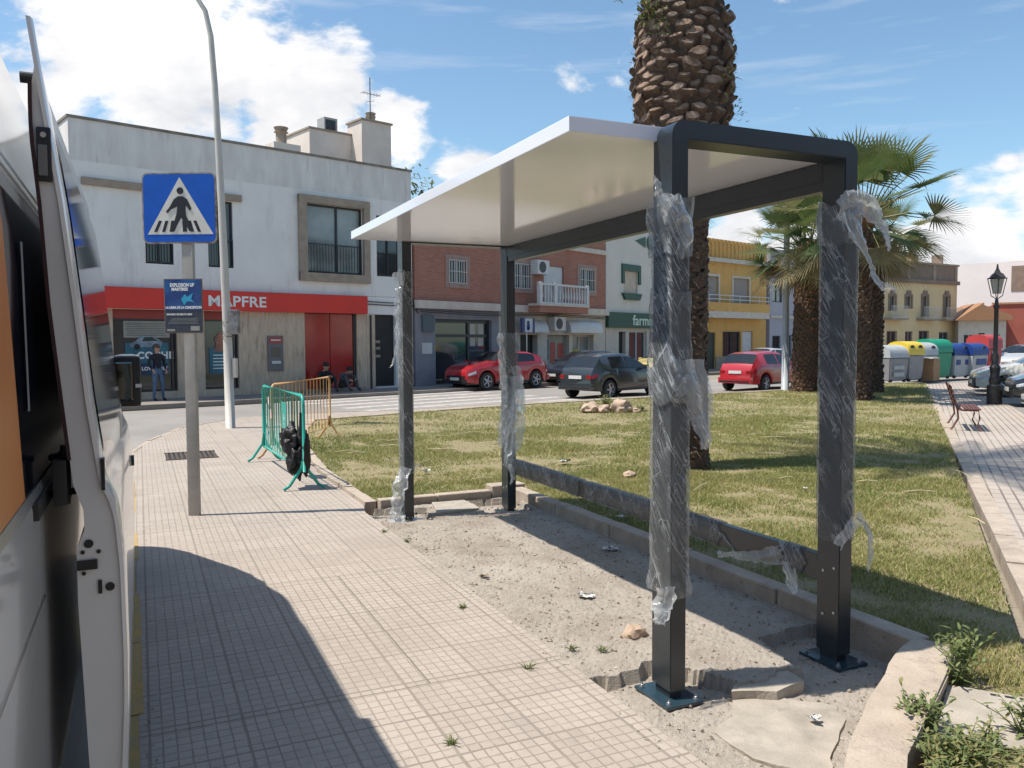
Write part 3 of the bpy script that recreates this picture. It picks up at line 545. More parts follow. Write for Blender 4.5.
vpatch('lower_moulding', -2.4, 1.3, .70, .72, m_vdark, .006)
vpatch('body_crease', -2.4, 1.98, 1.215, 1.2185, m_vdark, .0025)
obj('window_rail', box(B(), -.205, -.19, 1.86, 3.95, vz(1.40), vz(1.438)), m_vdark, VAN)
win2 = vpatch('front_side_window', 4.85, 6.5, 1.462, 2.0, m_vglass, .005, slant=-.3)
for y in (1.2, 6.75):
    ar = obj('wheel', lathe(B(), [(.2, -.11), (.33, -.11), (.36, -.07), (.36, .07), (.33, .11), (.2, .11)], 32, (0, 0, 0), 'y'), m_tyre, VAN, loc=(-.33, y, .36), rot=(0, 0, R(90))); obj('rim', lathe(B(), [(.21, -.08), (.21, .09), (.05, .10)], 20, (0, 0, 0), 'y'), m_rim, ar)
# wheel arch flare
bm = B(); tube(bm, [(-.19, 1.2 + .47 * math.cos(R(a)), .36 + .47 * math.sin(R(a))) for a in range(0, 181, 12)], .03, 8); obj('wheel_arch', bm, m_van, VAN, smooth=True)
# interior behind the opening
obj('cabin_interior', box(B(), -2.2, -1.0, 3.2, 4.95, .45, 2.6), mat('dark_cabin', (.03, .03, .035), (.02, .02, .02), 3, .8), VAN)
# wing mirror on the passenger side
mr = B(); box(mr, -.175, .008, 6.28, 6.42, vz(1.312), vz(1.67), .045); mo = obj('wing_mirror', mr, m_vdark, VAN, smooth='auto')
obj('mirror_glass', box(B(), -.160, -.045, 6.262, 6.278, vz(1.36), vz(1.63), .012), mat('mirror_silver', (.16, .18, .18), (.14, .16, .16), 3, .05, metal=1), mo); obj('indicator', box(B(), -.03, .010, 6.266, 6.30, vz(1.45), vz(1.475)), mat('pale_reflector', (.7, .7, .68), None, 3, .4), mo)
obj('mirror_cap', box(B(), -.165, .004, 6.31, 6.432, vz(1.50), vz(1.682), .05), m_van, mo, smooth='auto')
# sliding door: shell (outer skin) and inner edge, profiles measured along its rear edge
outer = [(.20, -.12), (.32, -.075), (.60, -.055), (.784, -.048), (.94, -.0388), (1.054, -.0369), (1.259, -.0395), (1.36, -.047), (1.40, -.055), (1.442, -.0743), (1.619, -.0967), (1.837, -.1158), (2.049, -.1364), (2.257, -.164), (2.348, -.175), (2.435, -.186)]
inner = [(.20, -.165), (.60, -.13), (.80, -.1237), (.955, -.1287), (1.18, -.1361), (1.302, -.1357), (1.345, -.1193), (1.389, -.1204), (1.446, -.1387), (1.621, -.1543), (1.835, -.1726), (2.046, -.1831), (2.191, -.1948), (2.29, -.1948), (2.34, -.190)]
OZ = [a for a, b in outer]; OX = [b for a, b in outer]; IZ = [a for a, b in inner]; IX = [b for a, b in inner]
zsd = sorted(set([round(z, 3) for z in list(np.linspace(.2, 2.34, 60)) + IZ + OZ if z <= 2.34])); Y0, Y1 = 2.01, 4.0
V = []; F = []
for z in zsd:
    xo = float(np.interp(z, OZ, OX)) - .010; xi = float(np.interp(z, IZ, IX))
    if z > 2.27: xi += (xo - xi) * ((z - 2.27) / .07) ** 2 * .9
    V += [(xi, Y0, vz(z)), (xo, Y0, vz(z)), (xo, Y1, vz(z)), (xi, Y1, vz(z))]
for k in range(len(zsd) - 1):
    a = 4 * k
    for i in range(4): F.append((a + i, a + (i + 1) % 4, a + 4 + (i + 1) % 4, a + 4 + i))
F += [(3, 2, 1, 0), (len(V) - 4, len(V) - 3, len(V) - 2, len(V) - 1)]
dr = obj('sliding_door', (V, F), m_doorin, VAN, smooth='auto')
# outer skin of the door with a small return lip
V = []; F = []; zo = [z for z in np.linspace(.2, 2.435, 90)]
def bulge(y): return .002 * math.sin(math.pi * max(0, min(1, (y - Y0) / (Y1 - Y0))))
yk = [Y0 - .006, Y0 - .004, Y0 + .012] + list(np.linspace(Y0 + .12, Y1, 9))
for z in zo:
    xo = float(np.interp(z, OZ, OX))
    for k, y in enumerate(yk): V.append((xo + bulge(y) - (.012 if k == 0 else .004 if k == 1 else 0), y, vz(z - (max(0, z - 2.2) * .55 * min(1, max(0, (y - Y0 - .02) / .3))))))
m_ = len(yk)
for j in range(len(zo) - 1):
    for i in range(m_ - 1): F.append((j * m_ + i, j * m_ + i + 1, (j + 1) * m_ + i + 1, (j + 1) * m_ + i))
sk = obj('door_skin', (V, F), m_van, dr, smooth='auto')
V = []; F = []
for k, z in enumerate(np.linspace(1.50, 2.22, 12)):
    xo = float(np.interp(z, OZ, OX)); 
    for y in (Y0 + .10, Y0 + .5, Y1 - .4, Y1 - .1): V.append((xo + bulge(y) + .003, y, vz(z)))
for j in range(11):
    for i in range(3): F.append((j * 4 + i, j * 4 + i + 1, (j + 1) * 4 + i + 1, (j + 1) * 4 + i))
obj('door_window', (V, F), m_vglass, dr, smooth=True)
obj('window_seal', box(B(), -.083, -.076, Y0 - .010, Y0 + .02, vz(1.43), vz(1.50)), m_vdark, dr)
tube_ = tube(B(), [(-.06, Y1 - .35, vz(1.28)), (-.030, Y1 - .35, vz(1.28))], [.02, .022], 12); obj('door_handle', tube_, m_vdark, dr)
def disc(x, z, r, m, nm='latch_hole'):
    obj(nm, lathe(B(), [(r, 0), (r, .003), (r * .8, .0035)], 16, (0, 0, 0), 'y'), m, dr, loc=(x, Y0 - .0032, vz(z)))
YE = Y0 - .004
for x, z, r in ((-.1121, 1.313, .0095), (-.1242, 1.295, .0045), (-.0928, 1.294, .0045), (-.1231, 1.248, .0045), (-.0724, 1.213, .0095)): disc(x, z, r, m_vdark)
obj('latch', box(B(), -.136, -.0955, Y0 - .008, Y0 + .0, vz(1.256), vz(1.278), .003), m_vdark, dr)
obj('latch_hole', box(B(), -.096, -.088, Y0 - .004, Y0 + .0, vz(1.200), vz(1.230)), m_vdark, dr)
ul = obj('upper_latch', box(B(), -.186, -.158, Y0 - .012, Y0, vz(2.094), vz(2.208), .006), m_vdark, dr, smooth='auto'); obj('latch_screw', lathe(B(), [(.006, -.002), (.006, .003)], 10, (0, 0, 0), 'y'), m_chrome, ul, loc=(-.172, Y0 - .015, vz(2.19))); obj('latch_plate', box(B(), -.183, -.165, Y0 - .016, Y0 - .012, vz(2.105), vz(2.17), .003), mat('grey_latch', (.2, .19, .18), None, 9, .4, metal=.5), ul)
obj('top_roller', tube(B(), [(-.215, Y0 + .03, vz(2.317)), (-.19, Y0 + .03, vz(2.317))], .012, 12), m_vdark, dr)
ra = B(); tube(ra, [(-.185, Y0 + .06, vz(1.50)), (-.12, Y0 + .02, vz(1.51))], .008, 8); tube(ra, [(-.185, Y0 + .06, vz(1.42)), (-.12, Y0 + .02, vz(1.43))], .008, 8); tube(ra, [(-.155, Y0 + .03, vz(1.40)), (-.155, Y0 + .03, vz(1.53))], .009, 8); box(ra, -.178, -.15, Y0 + .0, Y0 + .12, vz(1.40), vz(1.50), .004); obj('roller_arm', ra, m_vdark, dr, smooth='auto')
V = []; F = []
for k, z in enumerate(np.linspace(1.50, 2.3, 20)):
    xi = float(np.interp(z, IZ, IX)); V += [(xi - .004, Y0 - .008, vz(z)), (xi + .003, Y0 - .008, vz(z)), (xi + .003, Y0 + .002, vz(z)), (xi - .004, Y0 + .002, vz(z))]
for k in range(19):
    a = 4 * k
    for i in range(4): F.append((a + i, a + (i + 1) % 4, a + 4 + (i + 1) % 4, a + 4 + i))
obj('door_seal', (V, F), mat('dark_red_seal', (.05, .015, .015), None, 5, .7), dr)
# ---------------------------------------------------------------- buildings
def facade(name, parent, x0, x1, z0, z1, depth, holes, m, rev=.18):
    """solid block whose front (y = 0) has real openings with reveals"""
    xs = sorted({x0, x1} | {h[i] for h in holes for i in (0, 1)}); zs = sorted({z0, z1} | {h[i] for h in holes for i in (2, 3)}); bm = B()
    def q(*p): bm.faces.new([bm.verts.new(v) for v in p])
    for i in range(len(xs) - 1):
        for j in range(len(zs) - 1):
            cx, cz = (xs[i] + xs[i + 1]) / 2, (zs[j] + zs[j + 1]) / 2
            if any(h[0] < cx < h[1] and h[2] < cz < h[3] for h in holes): continue
            q((xs[i], 0, zs[j]), (xs[i + 1], 0, zs[j]), (xs[i + 1], 0, zs[j + 1]), (xs[i], 0, zs[j + 1]))
    for a, b, c, d in [h[:4] for h in holes]:
        q((a, 0, c), (a, rev, c), (b, rev, c), (b, 0, c)); q((a, 0, d), (b, 0, d), (b, rev, d), (a, rev, d)); q((a, 0, c), (a, 0, d), (a, rev, d), (a, rev, c)); q((b, 0, c), (b, rev, c), (b, rev, d), (b, 0, d)); q((a, rev, c), (b, rev, c), (b, rev, d), (a, rev, d))
    q((x0, 0, z0), (x0, 0, z1), (x0, depth, z1), (x0, depth, z0)); q((x1, 0, z0), (x1, depth, z0), (x1, depth, z1), (x1, 0, z1)); q((x0, 0, z1), (x1, 0, z1), (x1, depth, z1), (x0, depth, z1)); q((x0, depth, z0), (x0, depth, z1), (x1, depth, z1), (x1, depth, z0))
    return obj(name, bm, m, parent)
m_pane = mat('window_glass', (.035, .04, .045), (.05, .055, .06), .8, .05, spec=.8)
m_paneb = mat('window_glass_pale_reflection', (.30, .32, .31), (.16, .18, .19), .7, .06, spec=.8)  # pale tone painted into the pane to stand for the big window's reflection
m_frame_w = mat('white_window_frame', (.62, .62, .60), None, 4, .5); m_frame_d = mat('dark_window_frame', (.03, .032, .035), None, 4, .4)
def window(parent, x0, x1, z0, z1, fm, pm, y=.10, mull=(0.5,), tr=(), fw=.05, name='window', bars=0, barm=None):
    bm = B(); box(bm, x0, x1, y - .03, y + .03, z0, z0 + fw); box(bm, x0, x1, y - .03, y + .03, z1 - fw, z1); box(bm, x0, x0 + fw, y - .03, y + .03, z0 + fw, z1 - fw); box(bm, x1 - fw, x1, y - .03, y + .03, z0 + fw, z1 - fw)
    for t in mull: c = x0 + (x1 - x0) * t; box(bm, c - fw / 2, c + fw / 2, y - .028, y + .028, z0 + fw, z1 - fw)
    w = obj(name, bm, fm, parent)
    if tr:
        b2 = B()
        for t in tr: c = z0 + (z1 - z0) * t; box(b2, x0 + fw, x1 - fw, y - .026, y + .026, c - fw / 2, c + fw / 2)
        obj('transom', b2, fm, w)
    obj('pane', box(B(), x0 + fw * .5, x1 - fw * .5, y + .031, y + .04, z0 + fw * .5, z1 - fw * .5), pm, w)
    if bars:
        b3 = B(); n = bars
        for k in range(n + 1): c = x0 + (x1 - x0) * k / n; box(b3, c - .012, c + .012, -.05, -.026, z0, z1)
        for zz in (z0 + .02, (z0 + z1) / 2, z1 - .02): box(b3, x0 - .02, x1 + .02, -.074, -.051, zz - .012, zz + .012)
        obj('grille', b3, barm or fm, w)
    return w
def blind(parent, x0, x1, z0, z1, m, y=.08):
    bm = B(); n = max(4, int((z1 - z0) / .08))
    for k in range(n): a = z0 + (z1 - z0) * k / n; box(bm, x0, x1, y, y + .02 + .01 * (k % 2), a, a + (z1 - z0) / n)
    return obj('roller_shutter', bm, m, parent)
# --- white insurance office building
W = thing('office_building', 'white two-storey building with long red sign band and stained parapet', 'building', (-1.833, 27.57, 0), R(17.27))
m_ww = mat('dirty_white_render', (.80, .77, .74), (.72, .69, .66), .7, .9, .15, 20); layer(m_ww, (.42, .39, .37), 1.1, (.55, .78), (2.5, 1, .5), fac=.5)
m_par = mat('grimy_white_render', (.74, .70, .67), (.60, .565, .535), .9, .9, .2, 15, stretch=(2.2, 1, .6)); layer(m_par, (.24, .21, .185), 1.3, (.57, .78), (3.5, 1, .45), fac=.6)
m_red = mat('signal_red_sign', (.66, .035, .022), (.60, .032, .022), 1.5, .45)
m_stone = mat('travertine_cladding', (.58, .46, .34), (.45, .35, .255), 2.5, .6, .1, 30, stretch=(3, 3, .8)); layer(m_stone, (.20, .15, .11), 2.2, (.55, .72), (3, 1, .5), fac=.7)
m_beige = mat('beige_concrete_trim', (.36, .29, .225), (.28, .225, .175), 4, .85, .2, 30)
m_black = mat('black_opening', (.012, .012, .013), (.02, .02, .02), 2, .6)
holes = [(2.19, 3.05, 4.28, 6.3), (4.17, 5.02, 4.28, 6.48), (7.68, 10.01, 4.28, 6.75), (10.63, 11.7, 4.3, 6.6)]
facade('upper_wall', W, .1, 12.24, 3.52, 7.2, 11, holes, m_ww)
facade('parapet', W, .1, 12.24, 7.2, 8.42, 11, [], m_par)
obj('coping', box(B(), .06, 12.28, -.04, 11.1, 8.42, 8.50), mat('coping_grime', (.16, .135, .11), (.26, .23, .20), 2.5, .9), W)
for k, (a, b) in enumerate([(.4, 2.15), (2.25, 5.3)]): obj('lintel', box(B(), a, b, -.12, -.002, 6.5, 6.72), m_beige, W)
low = [(1.17, 3.10, .25, 2.84), (3.98, 5.14, .25, 2.84), (7.58, 9.72, .1, 2.84), (10.5, 11.45, .08, 2.84)]
facade('lower_wall', W, .1, 10.1, -.1, 2.84, 11, low[:3], m_stone, .25)
facade('lower_wall', W, 10.1, 12.24, -.1, 3.51, 11, low[3:], m_ww, .25)
for a in (.1, 10.12, 10.32, 11.6): obj('pilaster', box(B(), a, a + .16, -.05, -.002, -.1, 2.83), m_stone if a < 10.5 else m_beige, W)
sg = obj('sign_band', box(B(), .1, 10.07, -.22, .0, 2.842, 3.50, .006), m_red, W)
text('sign_lettering', 'MAPFRE', .49, mat('sign_white', (.8, .8, .78), None, 2, .4), sg, (4.02, -.222, 2.995), (R(90), 0, 0), .012, .0095, sx=1.14)
obj('sign_emblem', lathe(B(), [(.16, 0), (.16, .02)], 20, (0, 0, 0), 'y'), MATS['sign_white'], sg, loc=(3.42, -.242, 3.17)); obj('emblem_leaf', lathe(B(), [(.10, 0), (.10, .01)], 12, (0, 0, 0), 'y'), m_red, sg, loc=(3.42, -.253, 3.17), rot=(0, 0, 0))
def railing(parent, x0, x1, z0, z1, y, m, n):
    bm = B(); box(bm, x0, x1, y - .015, y + .015, z1 - .03, z1); box(bm, x0, x1, y - .015, y + .015, z0, z0 + .03)
    for k in range(n + 1): c = x0 + .01 + (x1 - x0 - .02) * k / n; box(bm, c - .008, c + .008, y - .008, y + .008, z0 + .03, z1 - .03)
    return obj('railing', bm, m, parent)
w = window(W, 2.19, 3.05, 4.28, 6.3, m_frame_d, m_pane); railing(w, 2.2, 3.04, 4.32, 5.2, .02, m_frame_d, 9)
w = window(W, 4.17, 5.02, 4.28, 6.48, m_frame_d, m_pane); railing(w, 4.18, 5.01, 4.32, 5.2, .02, m_frame_d, 9)
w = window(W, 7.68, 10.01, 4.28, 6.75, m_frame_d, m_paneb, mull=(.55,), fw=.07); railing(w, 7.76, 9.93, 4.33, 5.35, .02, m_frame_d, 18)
bm = B(); box(bm, 7.38, 7.68, -.16, -.002, 4.0, 7.0); box(bm, 10.01, 10.26, -.16, -.002, 4.0, 7.0); box(bm, 7.38, 10.26, -.18, -.003, 6.75, 7.02); box(bm, 7.38, 10.26, -.18, -.003, 3.98, 4.28); obj('window_surround', bm, m_beige, w)
w = window(W, 10.63, 11.7, 4.3, 6.6, m_frame_d, m_pane); railing(w, 10.64, 11.69, 4.34, 5.2, .02, m_frame_d, 10)
# shop windows with posters
s1 = window(W, 1.17, 3.10, .27, 2.55, m_frame_d, m_pane, y=.14, mull=(.93,), name='shop_window'); obj('red_header', box(B(), 1.17, 3.10, .09, .17, 2.55, 2.83), mat('faded_red_header', (.30, .04, .03), None, 3, .5), s1)
m_ps = mat('poster_pale', (.34, .33, .28), (.26, .27, .24), 3, .6); m_pb = mat('poster_teal', (.03, .17, .22), (.02, .09, .14), 2, .5, thr=(.3, .7)); m_pn = mat('poster_navy', (.012, .03, .08), (.015, .05, .12), 2, .5)
obj('poster_backdrop', box(B(), 1.52, 2.92, .155, .165, 1.96, 2.48), m_ps, s1)
bm = B()
for k in range(8): box(bm, 1.58 + .02 * (k % 3), 2.80 - .05 * (k % 2), .150, .154, 2.02 + k * .055, 2.032 + k * .055)
obj('small_print', bm, m_frame_d, s1)
p1 = obj('poster', box(B(), 1.55, 2.86, .147, .157, .85, 1.80), m_pb, s1); obj('poster_lower', box(B(), 1.60, 2.84, .140, .1465, .78, 1.15), m_pn, p1)
text('poster_lettering', 'COCHE', .30, MATS['sign_white'], p1, (1.90, .138, 1.30), (R(90), 0, 0), .003, .012); text('poster_lettering', 'LOW COST', .15, MATS['sign_white'], p1, (2.02, .132, .93), (R(90), 0, 0), .003, .006)
bm = B(); prism(bm, [(1.68, 1.75), (1.72, 1.66), (2.62, 1.66), (2.68, 1.80), (2.55, 1.92), (2.3, 2.02), (2.0, 2.0), (1.86, 1.86)], 0, .006); o = obj('printed_car', bm, mat('printed_car_blue', (.30, .38, .45), (.12, .15, .2), 3, .5), p1, rot=(R(90), 0, 0), loc=(0, .142, 0))
for cx in (1.90, 2.45): obj('printed_wheel', lathe(B(), [(.09, 0), (.09, .004)], 14, (0, 0, 0), 'y'), MATS['tyre_rubber'], o, loc=(cx, 1.67, .01), rot=(R(90), 0, 0))
obj('printed_window', prism(B(), [(2.05, 1.84), (2.55, 1.86), (2.35, 1.98), (2.12, 1.97)], .006, .008), m_frame_d, o)
s2 = window(W, 3.98, 5.14, .27, 2.55, m_frame_d, m_pane, y=.14, mull=(.86,), name='shop_window'); obj('red_header', box(B(), 3.98, 5.14, .09, .17, 2.55, 2.83), MATS['faded_red_header'], s2)
p2 = obj('poster', box(B(), 4.18, 4.88, .147, .157, .75, 1.62), m_pb, s2); obj('printed_figure', prism(B(), [(4.32, 1.5), (4.42, 1.72), (4.36, 1.95), (4.52, 2.12), (4.74, 2.1), (4.8, 1.8), (4.72, 1.5)], 0, .005), mat('printed_skin', (.42, .17, .10), (.2, .1, .08), 4, .6), p2, rot=(R(90), 0, 0), loc=(0, .143, 0))
bm = B()
for k in range(5): box(bm, 4.30, 4.80 - .06 * (k % 2), .138, .146, .92 + k * .11, .95 + k * .11)
obj('small_print', bm, MATS['sign_white'], p2)
at_ = obj('cash_machine', box(B(), 6.15, 6.72, -.06, .0, .80, 2.02, .01), mat('machine_grey', (.14, .14, .145), None, 6, .4), W); obj('machine_header', box(B(), 6.2, 6.67, -.07, -.055, 1.76, 1.97), mat('machine_red', (.42, .06, .05), None, 4, .4), at_); obj('machine_screen', box(B(), 6.27, 6.60, -.066, -.055, 1.28, 1.62), m_pane, at_); obj('keypad', box(B(), 6.27, 6.60, -.10, -.055, 1.05, 1.15), m_frame_w, at_)
obj('machine_lettering', box(B(), 6.26, 6.61, -.074, -.068, 1.85, 1.89), MATS['sign_white'], at_)
m_door_red = mat('glossy_red_door', (.32, .022, .022), (.42, .035, .032), 1.3, .12, spec=.6)
dd = obj('entrance_door', box(B(), 7.60, 8.63, .12, .17, .12, 2.82, .004), m_door_red, W); obj('door_leaf', box(B(), 8.66, 9.60, .12, .17, .12, 2.82, .004), m_door_red, dd); obj('door_frame', box(B(), 9.61, 9.72, .08, .2, .1, 2.83), m_frame_d, dd)
obj('step', box(B(), 7.4, 9.9, -.3, -.003, -.1, .10), m_beige, W)
obj('dark_doorway', box(B(), 10.52, 11.43, .15, .2, .1, 2.82), m_black, W)
for z in (1.2, 1.5, 1.75): obj('letterbox', box(B(), 10.6, 10.8, .11, .15, z, z + .1), m_beige, W)
bm = B()
for z in (3.22, 3.32): tube(bm, [(10.1, -.03, z), (11.2, -.05, z - .03), (12.2, -.03, z - .01), (12.5, -.04, z - .3)], .018, 6)
obj('wall_cable', bm, m_frame_d, W, smooth=True)
obj('downpipe', tube(B(), [(10.28, -.07, 0), (10.28, -.07, 2.8)], .04, 8), m_frame_d, W)
# roof structures
m_cream = mat('cream_render', (.70, .62, .55), (.62, .54, .48), 1.2, .9, .1, 20); layer(m_cream, (.26, .22, .19), 1.5, (.6, .78), (2, 2, .5), fac=.5)
o = obj('stair_tower', box(B(), 9.5, 11.9, 3.0, 5.2, 8.4, 10.25, .01), m_cream, W); 
bm = B(); box(bm, 9.45, 11.95, 2.95, 5.25, 10.25, 10.32); obj('coping', bm, m_beige, o)
o = obj('chimney_block', box(B(), 11.4, 12.8, 2.2, 3.3, 8.4, 10.75, .01), m_cream, W); obj('coping', box(B(), 11.34, 12.86, 2.14, 3.36, 10.75, 10.82), m_beige, o)
obj('vent_pot', lathe(B(), [(.17, 10.82), (.20, 11.0), (.17, 11.02), (.22, 11.12), (.17, 11.14), (.22, 11.26), (.12, 11.3)], 12, (12.2, 2.8, 0)), m_beige, o)
obj('vent_hole', lathe(B(), [(.11, -.01), (.11, .01)], 10, (0, 0, 0), 'y'), m_black, o, loc=(10.4, 2.99, 9.15))
ac = obj('rooftop_unit', box(B(), 10.5, 11.1, 3.6, 4.2, 10.32, 11.0), mat('grey_unit', (.36, .36, .36), (.30, .3, .3), 5, .7), W); obj('unit_grille', box(B(), 10.56, 11.0, 3.58, 3.6, 10.4, 10.9), m_frame_d, ac)
o = obj('chimney_block', box(B(), 7.6, 8.7, 2.2, 3.0, 8.4, 9.3, .01), m_cream, W); obj('vent_pot', lathe(B(), [(.2, 9.3), (.2, 9.75), (.28, 9.77), (.2, 9.8), (.28, 9.95), (.15, 9.98)], 12, (8.1, 2.6, 0)), m_beige, o)
bm = B(); tube(bm, [(12.0, 2.5, 10.8), (12.0, 2.5, 12.6)], .02, 6); tube(bm, [(11.6, 2.5, 11.95), (12.5, 2.5, 11.95)], .012, 5)
for k in range(6): tube(bm, [(11.65 + k * .15, 2.3, 11.95), (11.65 + k * .15, 2.7, 11.95)], .008, 4)
tube(bm, [(12.0, 2.2, 11.6), (12.0, 2.8, 11.7)], .01, 4); obj('aerial', bm, m_frame_d, W)
bm = B(); tube(bm, [(14.6, 1.8, 6), (14.6, 1.8, 9.2)], .02, 6); tube(bm, [(14.3, 1.8, 9.0), (15.0, 1.8, 9.1)], .01, 5)
# --- brick house with balcony
K = thing('brick_house', 'red brick house with white balustrade balcony and grilled windows', 'building', (9.894, 31.2, 0), R(26.03))
m_brick = brickmat('red_brick', (.42, .165, .11), (.32, .12, .08), (.36, .26, .2), .26, .075, .008, .5, .3, .9, 'XZ'); layer(m_brick, (.30, .125, .085), .8, (.45, .7), fac=.6)
m_led = mat('cream_ledge', (.62, .56, .48), (.52, .46, .39), 3, .85); m_shopgrey = mat('grey_shop_wall', (.27, .265, .29), (.22, .215, .235), 2, .7)
kh = [(2.03, 3.07, 4.22, 5.2), (6.3, 7.45, 4.2, 5.35), (8.5, 10.1, 3.5, 5.4), (11.45, 12.75, 4.3, 5.45)]
facade('brick_wall', K, .1, 13.8, 3.45, 6.25, 10, kh, m_brick); obj('cornice', box(B(), .05, 13.85, -.12, .0, 6.25, 6.48), m_led, K)
facade('roof_parapet', K, .1, 13.8, 6.48, 7.2, 10, [], m_brick)
lo = [(1.22, 4.71, .05, 2.72), (6.7, 8.0, .05, 2.1), (8.75, 10.55, .3, 2.1), (10.83, 12.7, .75, 2.1)]
facade('shop_wall', K, .1, 5.2, -.1, 3.12, 10, lo[:1], m_shopgrey, .3); facade('shop_wall', K, 5.2, 13.8, -.1, 3.12, 10, lo[1:], m_led, .4)
obj('ledge', box(B(), .05, 13.8, -.25, -.0, 3.12, 3.44), m_led, K)
for a, b, c, d in (kh[0], kh[1], kh[3]):
    w = window(K, a, b, c, d, m_frame_w, m_pane, bars=7, barm=m_frame_w); bm = B(); box(bm, a - .22, a, -.03, -.002, c - .2, d + .2); box(bm, b, b + .22, -.03, -.002, c - .2, d + .2); box(bm, a, b, -.03, -.002, d, d + .2); box(bm, a, b, -.05, -.002, c - .2, c); obj('window_surround', bm, mat('pink_trim', (.36, .24, .20), None, 3, .8) if 'pink_trim' not in MATS else MATS['pink_trim'], w)
blind(K, 8.52, 10.08, 3.5, 5.38, m_frame_w)
bal = obj('balcony', box(B(), 7.0, 10.9, -.9, -.26, 3.12, 3.42, .01), m_brick, K); obj('balcony_slab', box(B(), 6.95, 10.95, -.95, -.26, 3.42, 3.52), m_led, bal)
bm = B(); box(bm, 7.0, 10.9, -.92, -.78, 4.36, 4.45); box(bm, 7.0, 10.9, -.92, -.78, 3.52, 3.58)
for a in (6.98, 8.1, 10.74): box(bm, a, a + .18, -.94, -.76, 3.52, 4.5)
obj('balustrade', bm, m_frame_w, bal)
for k in range(16):
    a = 7.24 + k * .228
    if abs(a - 8.19) < .13: continue
    obj('baluster', lathe(B(), [(.05, 3.58), (.03, 3.68), (.065, 3.85), (.035, 4.15), (.03, 4.28), (.05, 4.36)], 8, (a, -.85, 0)), m_frame_w, bal, smooth=True)
def aircon(parent, x0, x1, z0, z1, y=-.45, body=None):
    a = obj('air_conditioner', box(B(), x0, x1, y, -.02, z0, z1, .01), body or m_frame_w, parent); bm = B(); 
    obj('fan_grille', lathe(B(), [((z1 - z0) * .40, y - .012), ((z1 - z0) * .40, y - .001)], 20, (x0 + (x1 - x0) * .42, 0, (z0 + z1) / 2), 'y'), m_frame_d, a)
aircon(K, 7.45, 8.35, 4.9, 5.55); aircon(K, 8.75, 9.65, 2.3, 2.95)
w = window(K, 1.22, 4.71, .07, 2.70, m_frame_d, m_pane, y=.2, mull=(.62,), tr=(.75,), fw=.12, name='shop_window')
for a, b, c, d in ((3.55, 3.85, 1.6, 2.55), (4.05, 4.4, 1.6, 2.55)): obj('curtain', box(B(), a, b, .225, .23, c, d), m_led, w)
pb = obj('meter_box', box(B(), .42, 1.05, -.12, -.002, 2.2, 2.85), mat('teal_grey_box', (.10, .13, .15), None, 4, .6), K); obj('notice_board', box(B(), .45, 1.0, -.03, -.002, 1.3, 1.75), m_frame_w, K)
def awning(x0, x1, z0, z1):
    bm = B(); n = 8; V = []; F = []
    for k in range(n + 1): a = R(90 * k / n); V += [(x0, -.1 - .35 * math.sin(a), z0 + (z1 - z0) * math.cos(a)), (x1, -.1 - .35 * math.sin(a), z0 + (z1 - z0) * math.cos(a))]
    for k in range(n): F.append((2 * k, 2 * k + 1, 2 * k + 3, 2 * k + 2))
    V += [(x0, -.0, z0), (x1, -.0, z0), (x0, -.0, z1), (x1, -.0, z1)]; m_ = 2 * n + 2; F += [(2 * n, 2 * n + 1, m_ + 1, m_), (0, 1, m_ + 3, m_ + 2), tuple([2 * k for k in range(n + 1)] + [m_, m_ + 2]), tuple([2 * k + 1 for k in range(n + 1)] + [m_ + 1, m_ + 3])]
    obj('shutter_housing', (V, F), m_frame_w, K, smooth='auto')
awning(6.7, 8.3, 2.2, 2.75); awning(10.1, 12.9, 2.2, 2.8)
obj('dark_shop_door', box(B(), 6.72, 7.98, .3, .35, .05, 2.1), m_black, K)
p = obj('shop_front_panel', box(B(), 8.78, 10.52, .28, .33, .3, 2.08), m_ps, K); 
for (a, b, c, d, col) in ((8.85, 9.2, .9, 1.9, 'poster_navy'), (9.35, 9.75, .7, 1.75, 'machine_red'), (9.95, 10.4, .95, 1.7, 'machine_red')): obj('poster', box(B(), a, b, .265, .279, c, d), MATS[col], p)
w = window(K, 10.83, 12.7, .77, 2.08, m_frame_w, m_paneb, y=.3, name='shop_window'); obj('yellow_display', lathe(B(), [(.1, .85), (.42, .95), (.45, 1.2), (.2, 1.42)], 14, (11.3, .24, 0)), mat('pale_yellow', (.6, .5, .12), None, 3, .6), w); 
bs = obj('blue_sign', box(B(), 6.2, 7.15, -.5, -.42, 2.18, 2.85, .005), mat('sign_blue_dark', (.01, .03, .16), None, 3, .4), K); obj('sign_face', box(B(), 6.42, 6.98, -.505, -.501, 2.2, 2.83), m_frame_w, bs); obj('sign_figure', lathe(B(), [(.05, 2.3), (.1, 2.4), (.07, 2.6), (.06, 2.72)], 8, (6.65, -.50, 0)), MATS['sign_blue_dark'], bs); obj('sign_post', tube(B(), [(6.6, -.46, 0), (6.6, -.46, 2.18)], .03, 8), m_bolt, bs)
bm = B()
for z in (3.05, 2.98): tube(bm, [(.1, -.30, z), (4, -.29, z - .08), (9, -.30, z + .02), (13.7, -.30, z - .06)], .02, 6)
obj('wall_cable', bm, m_frame_d, K, smooth=True)
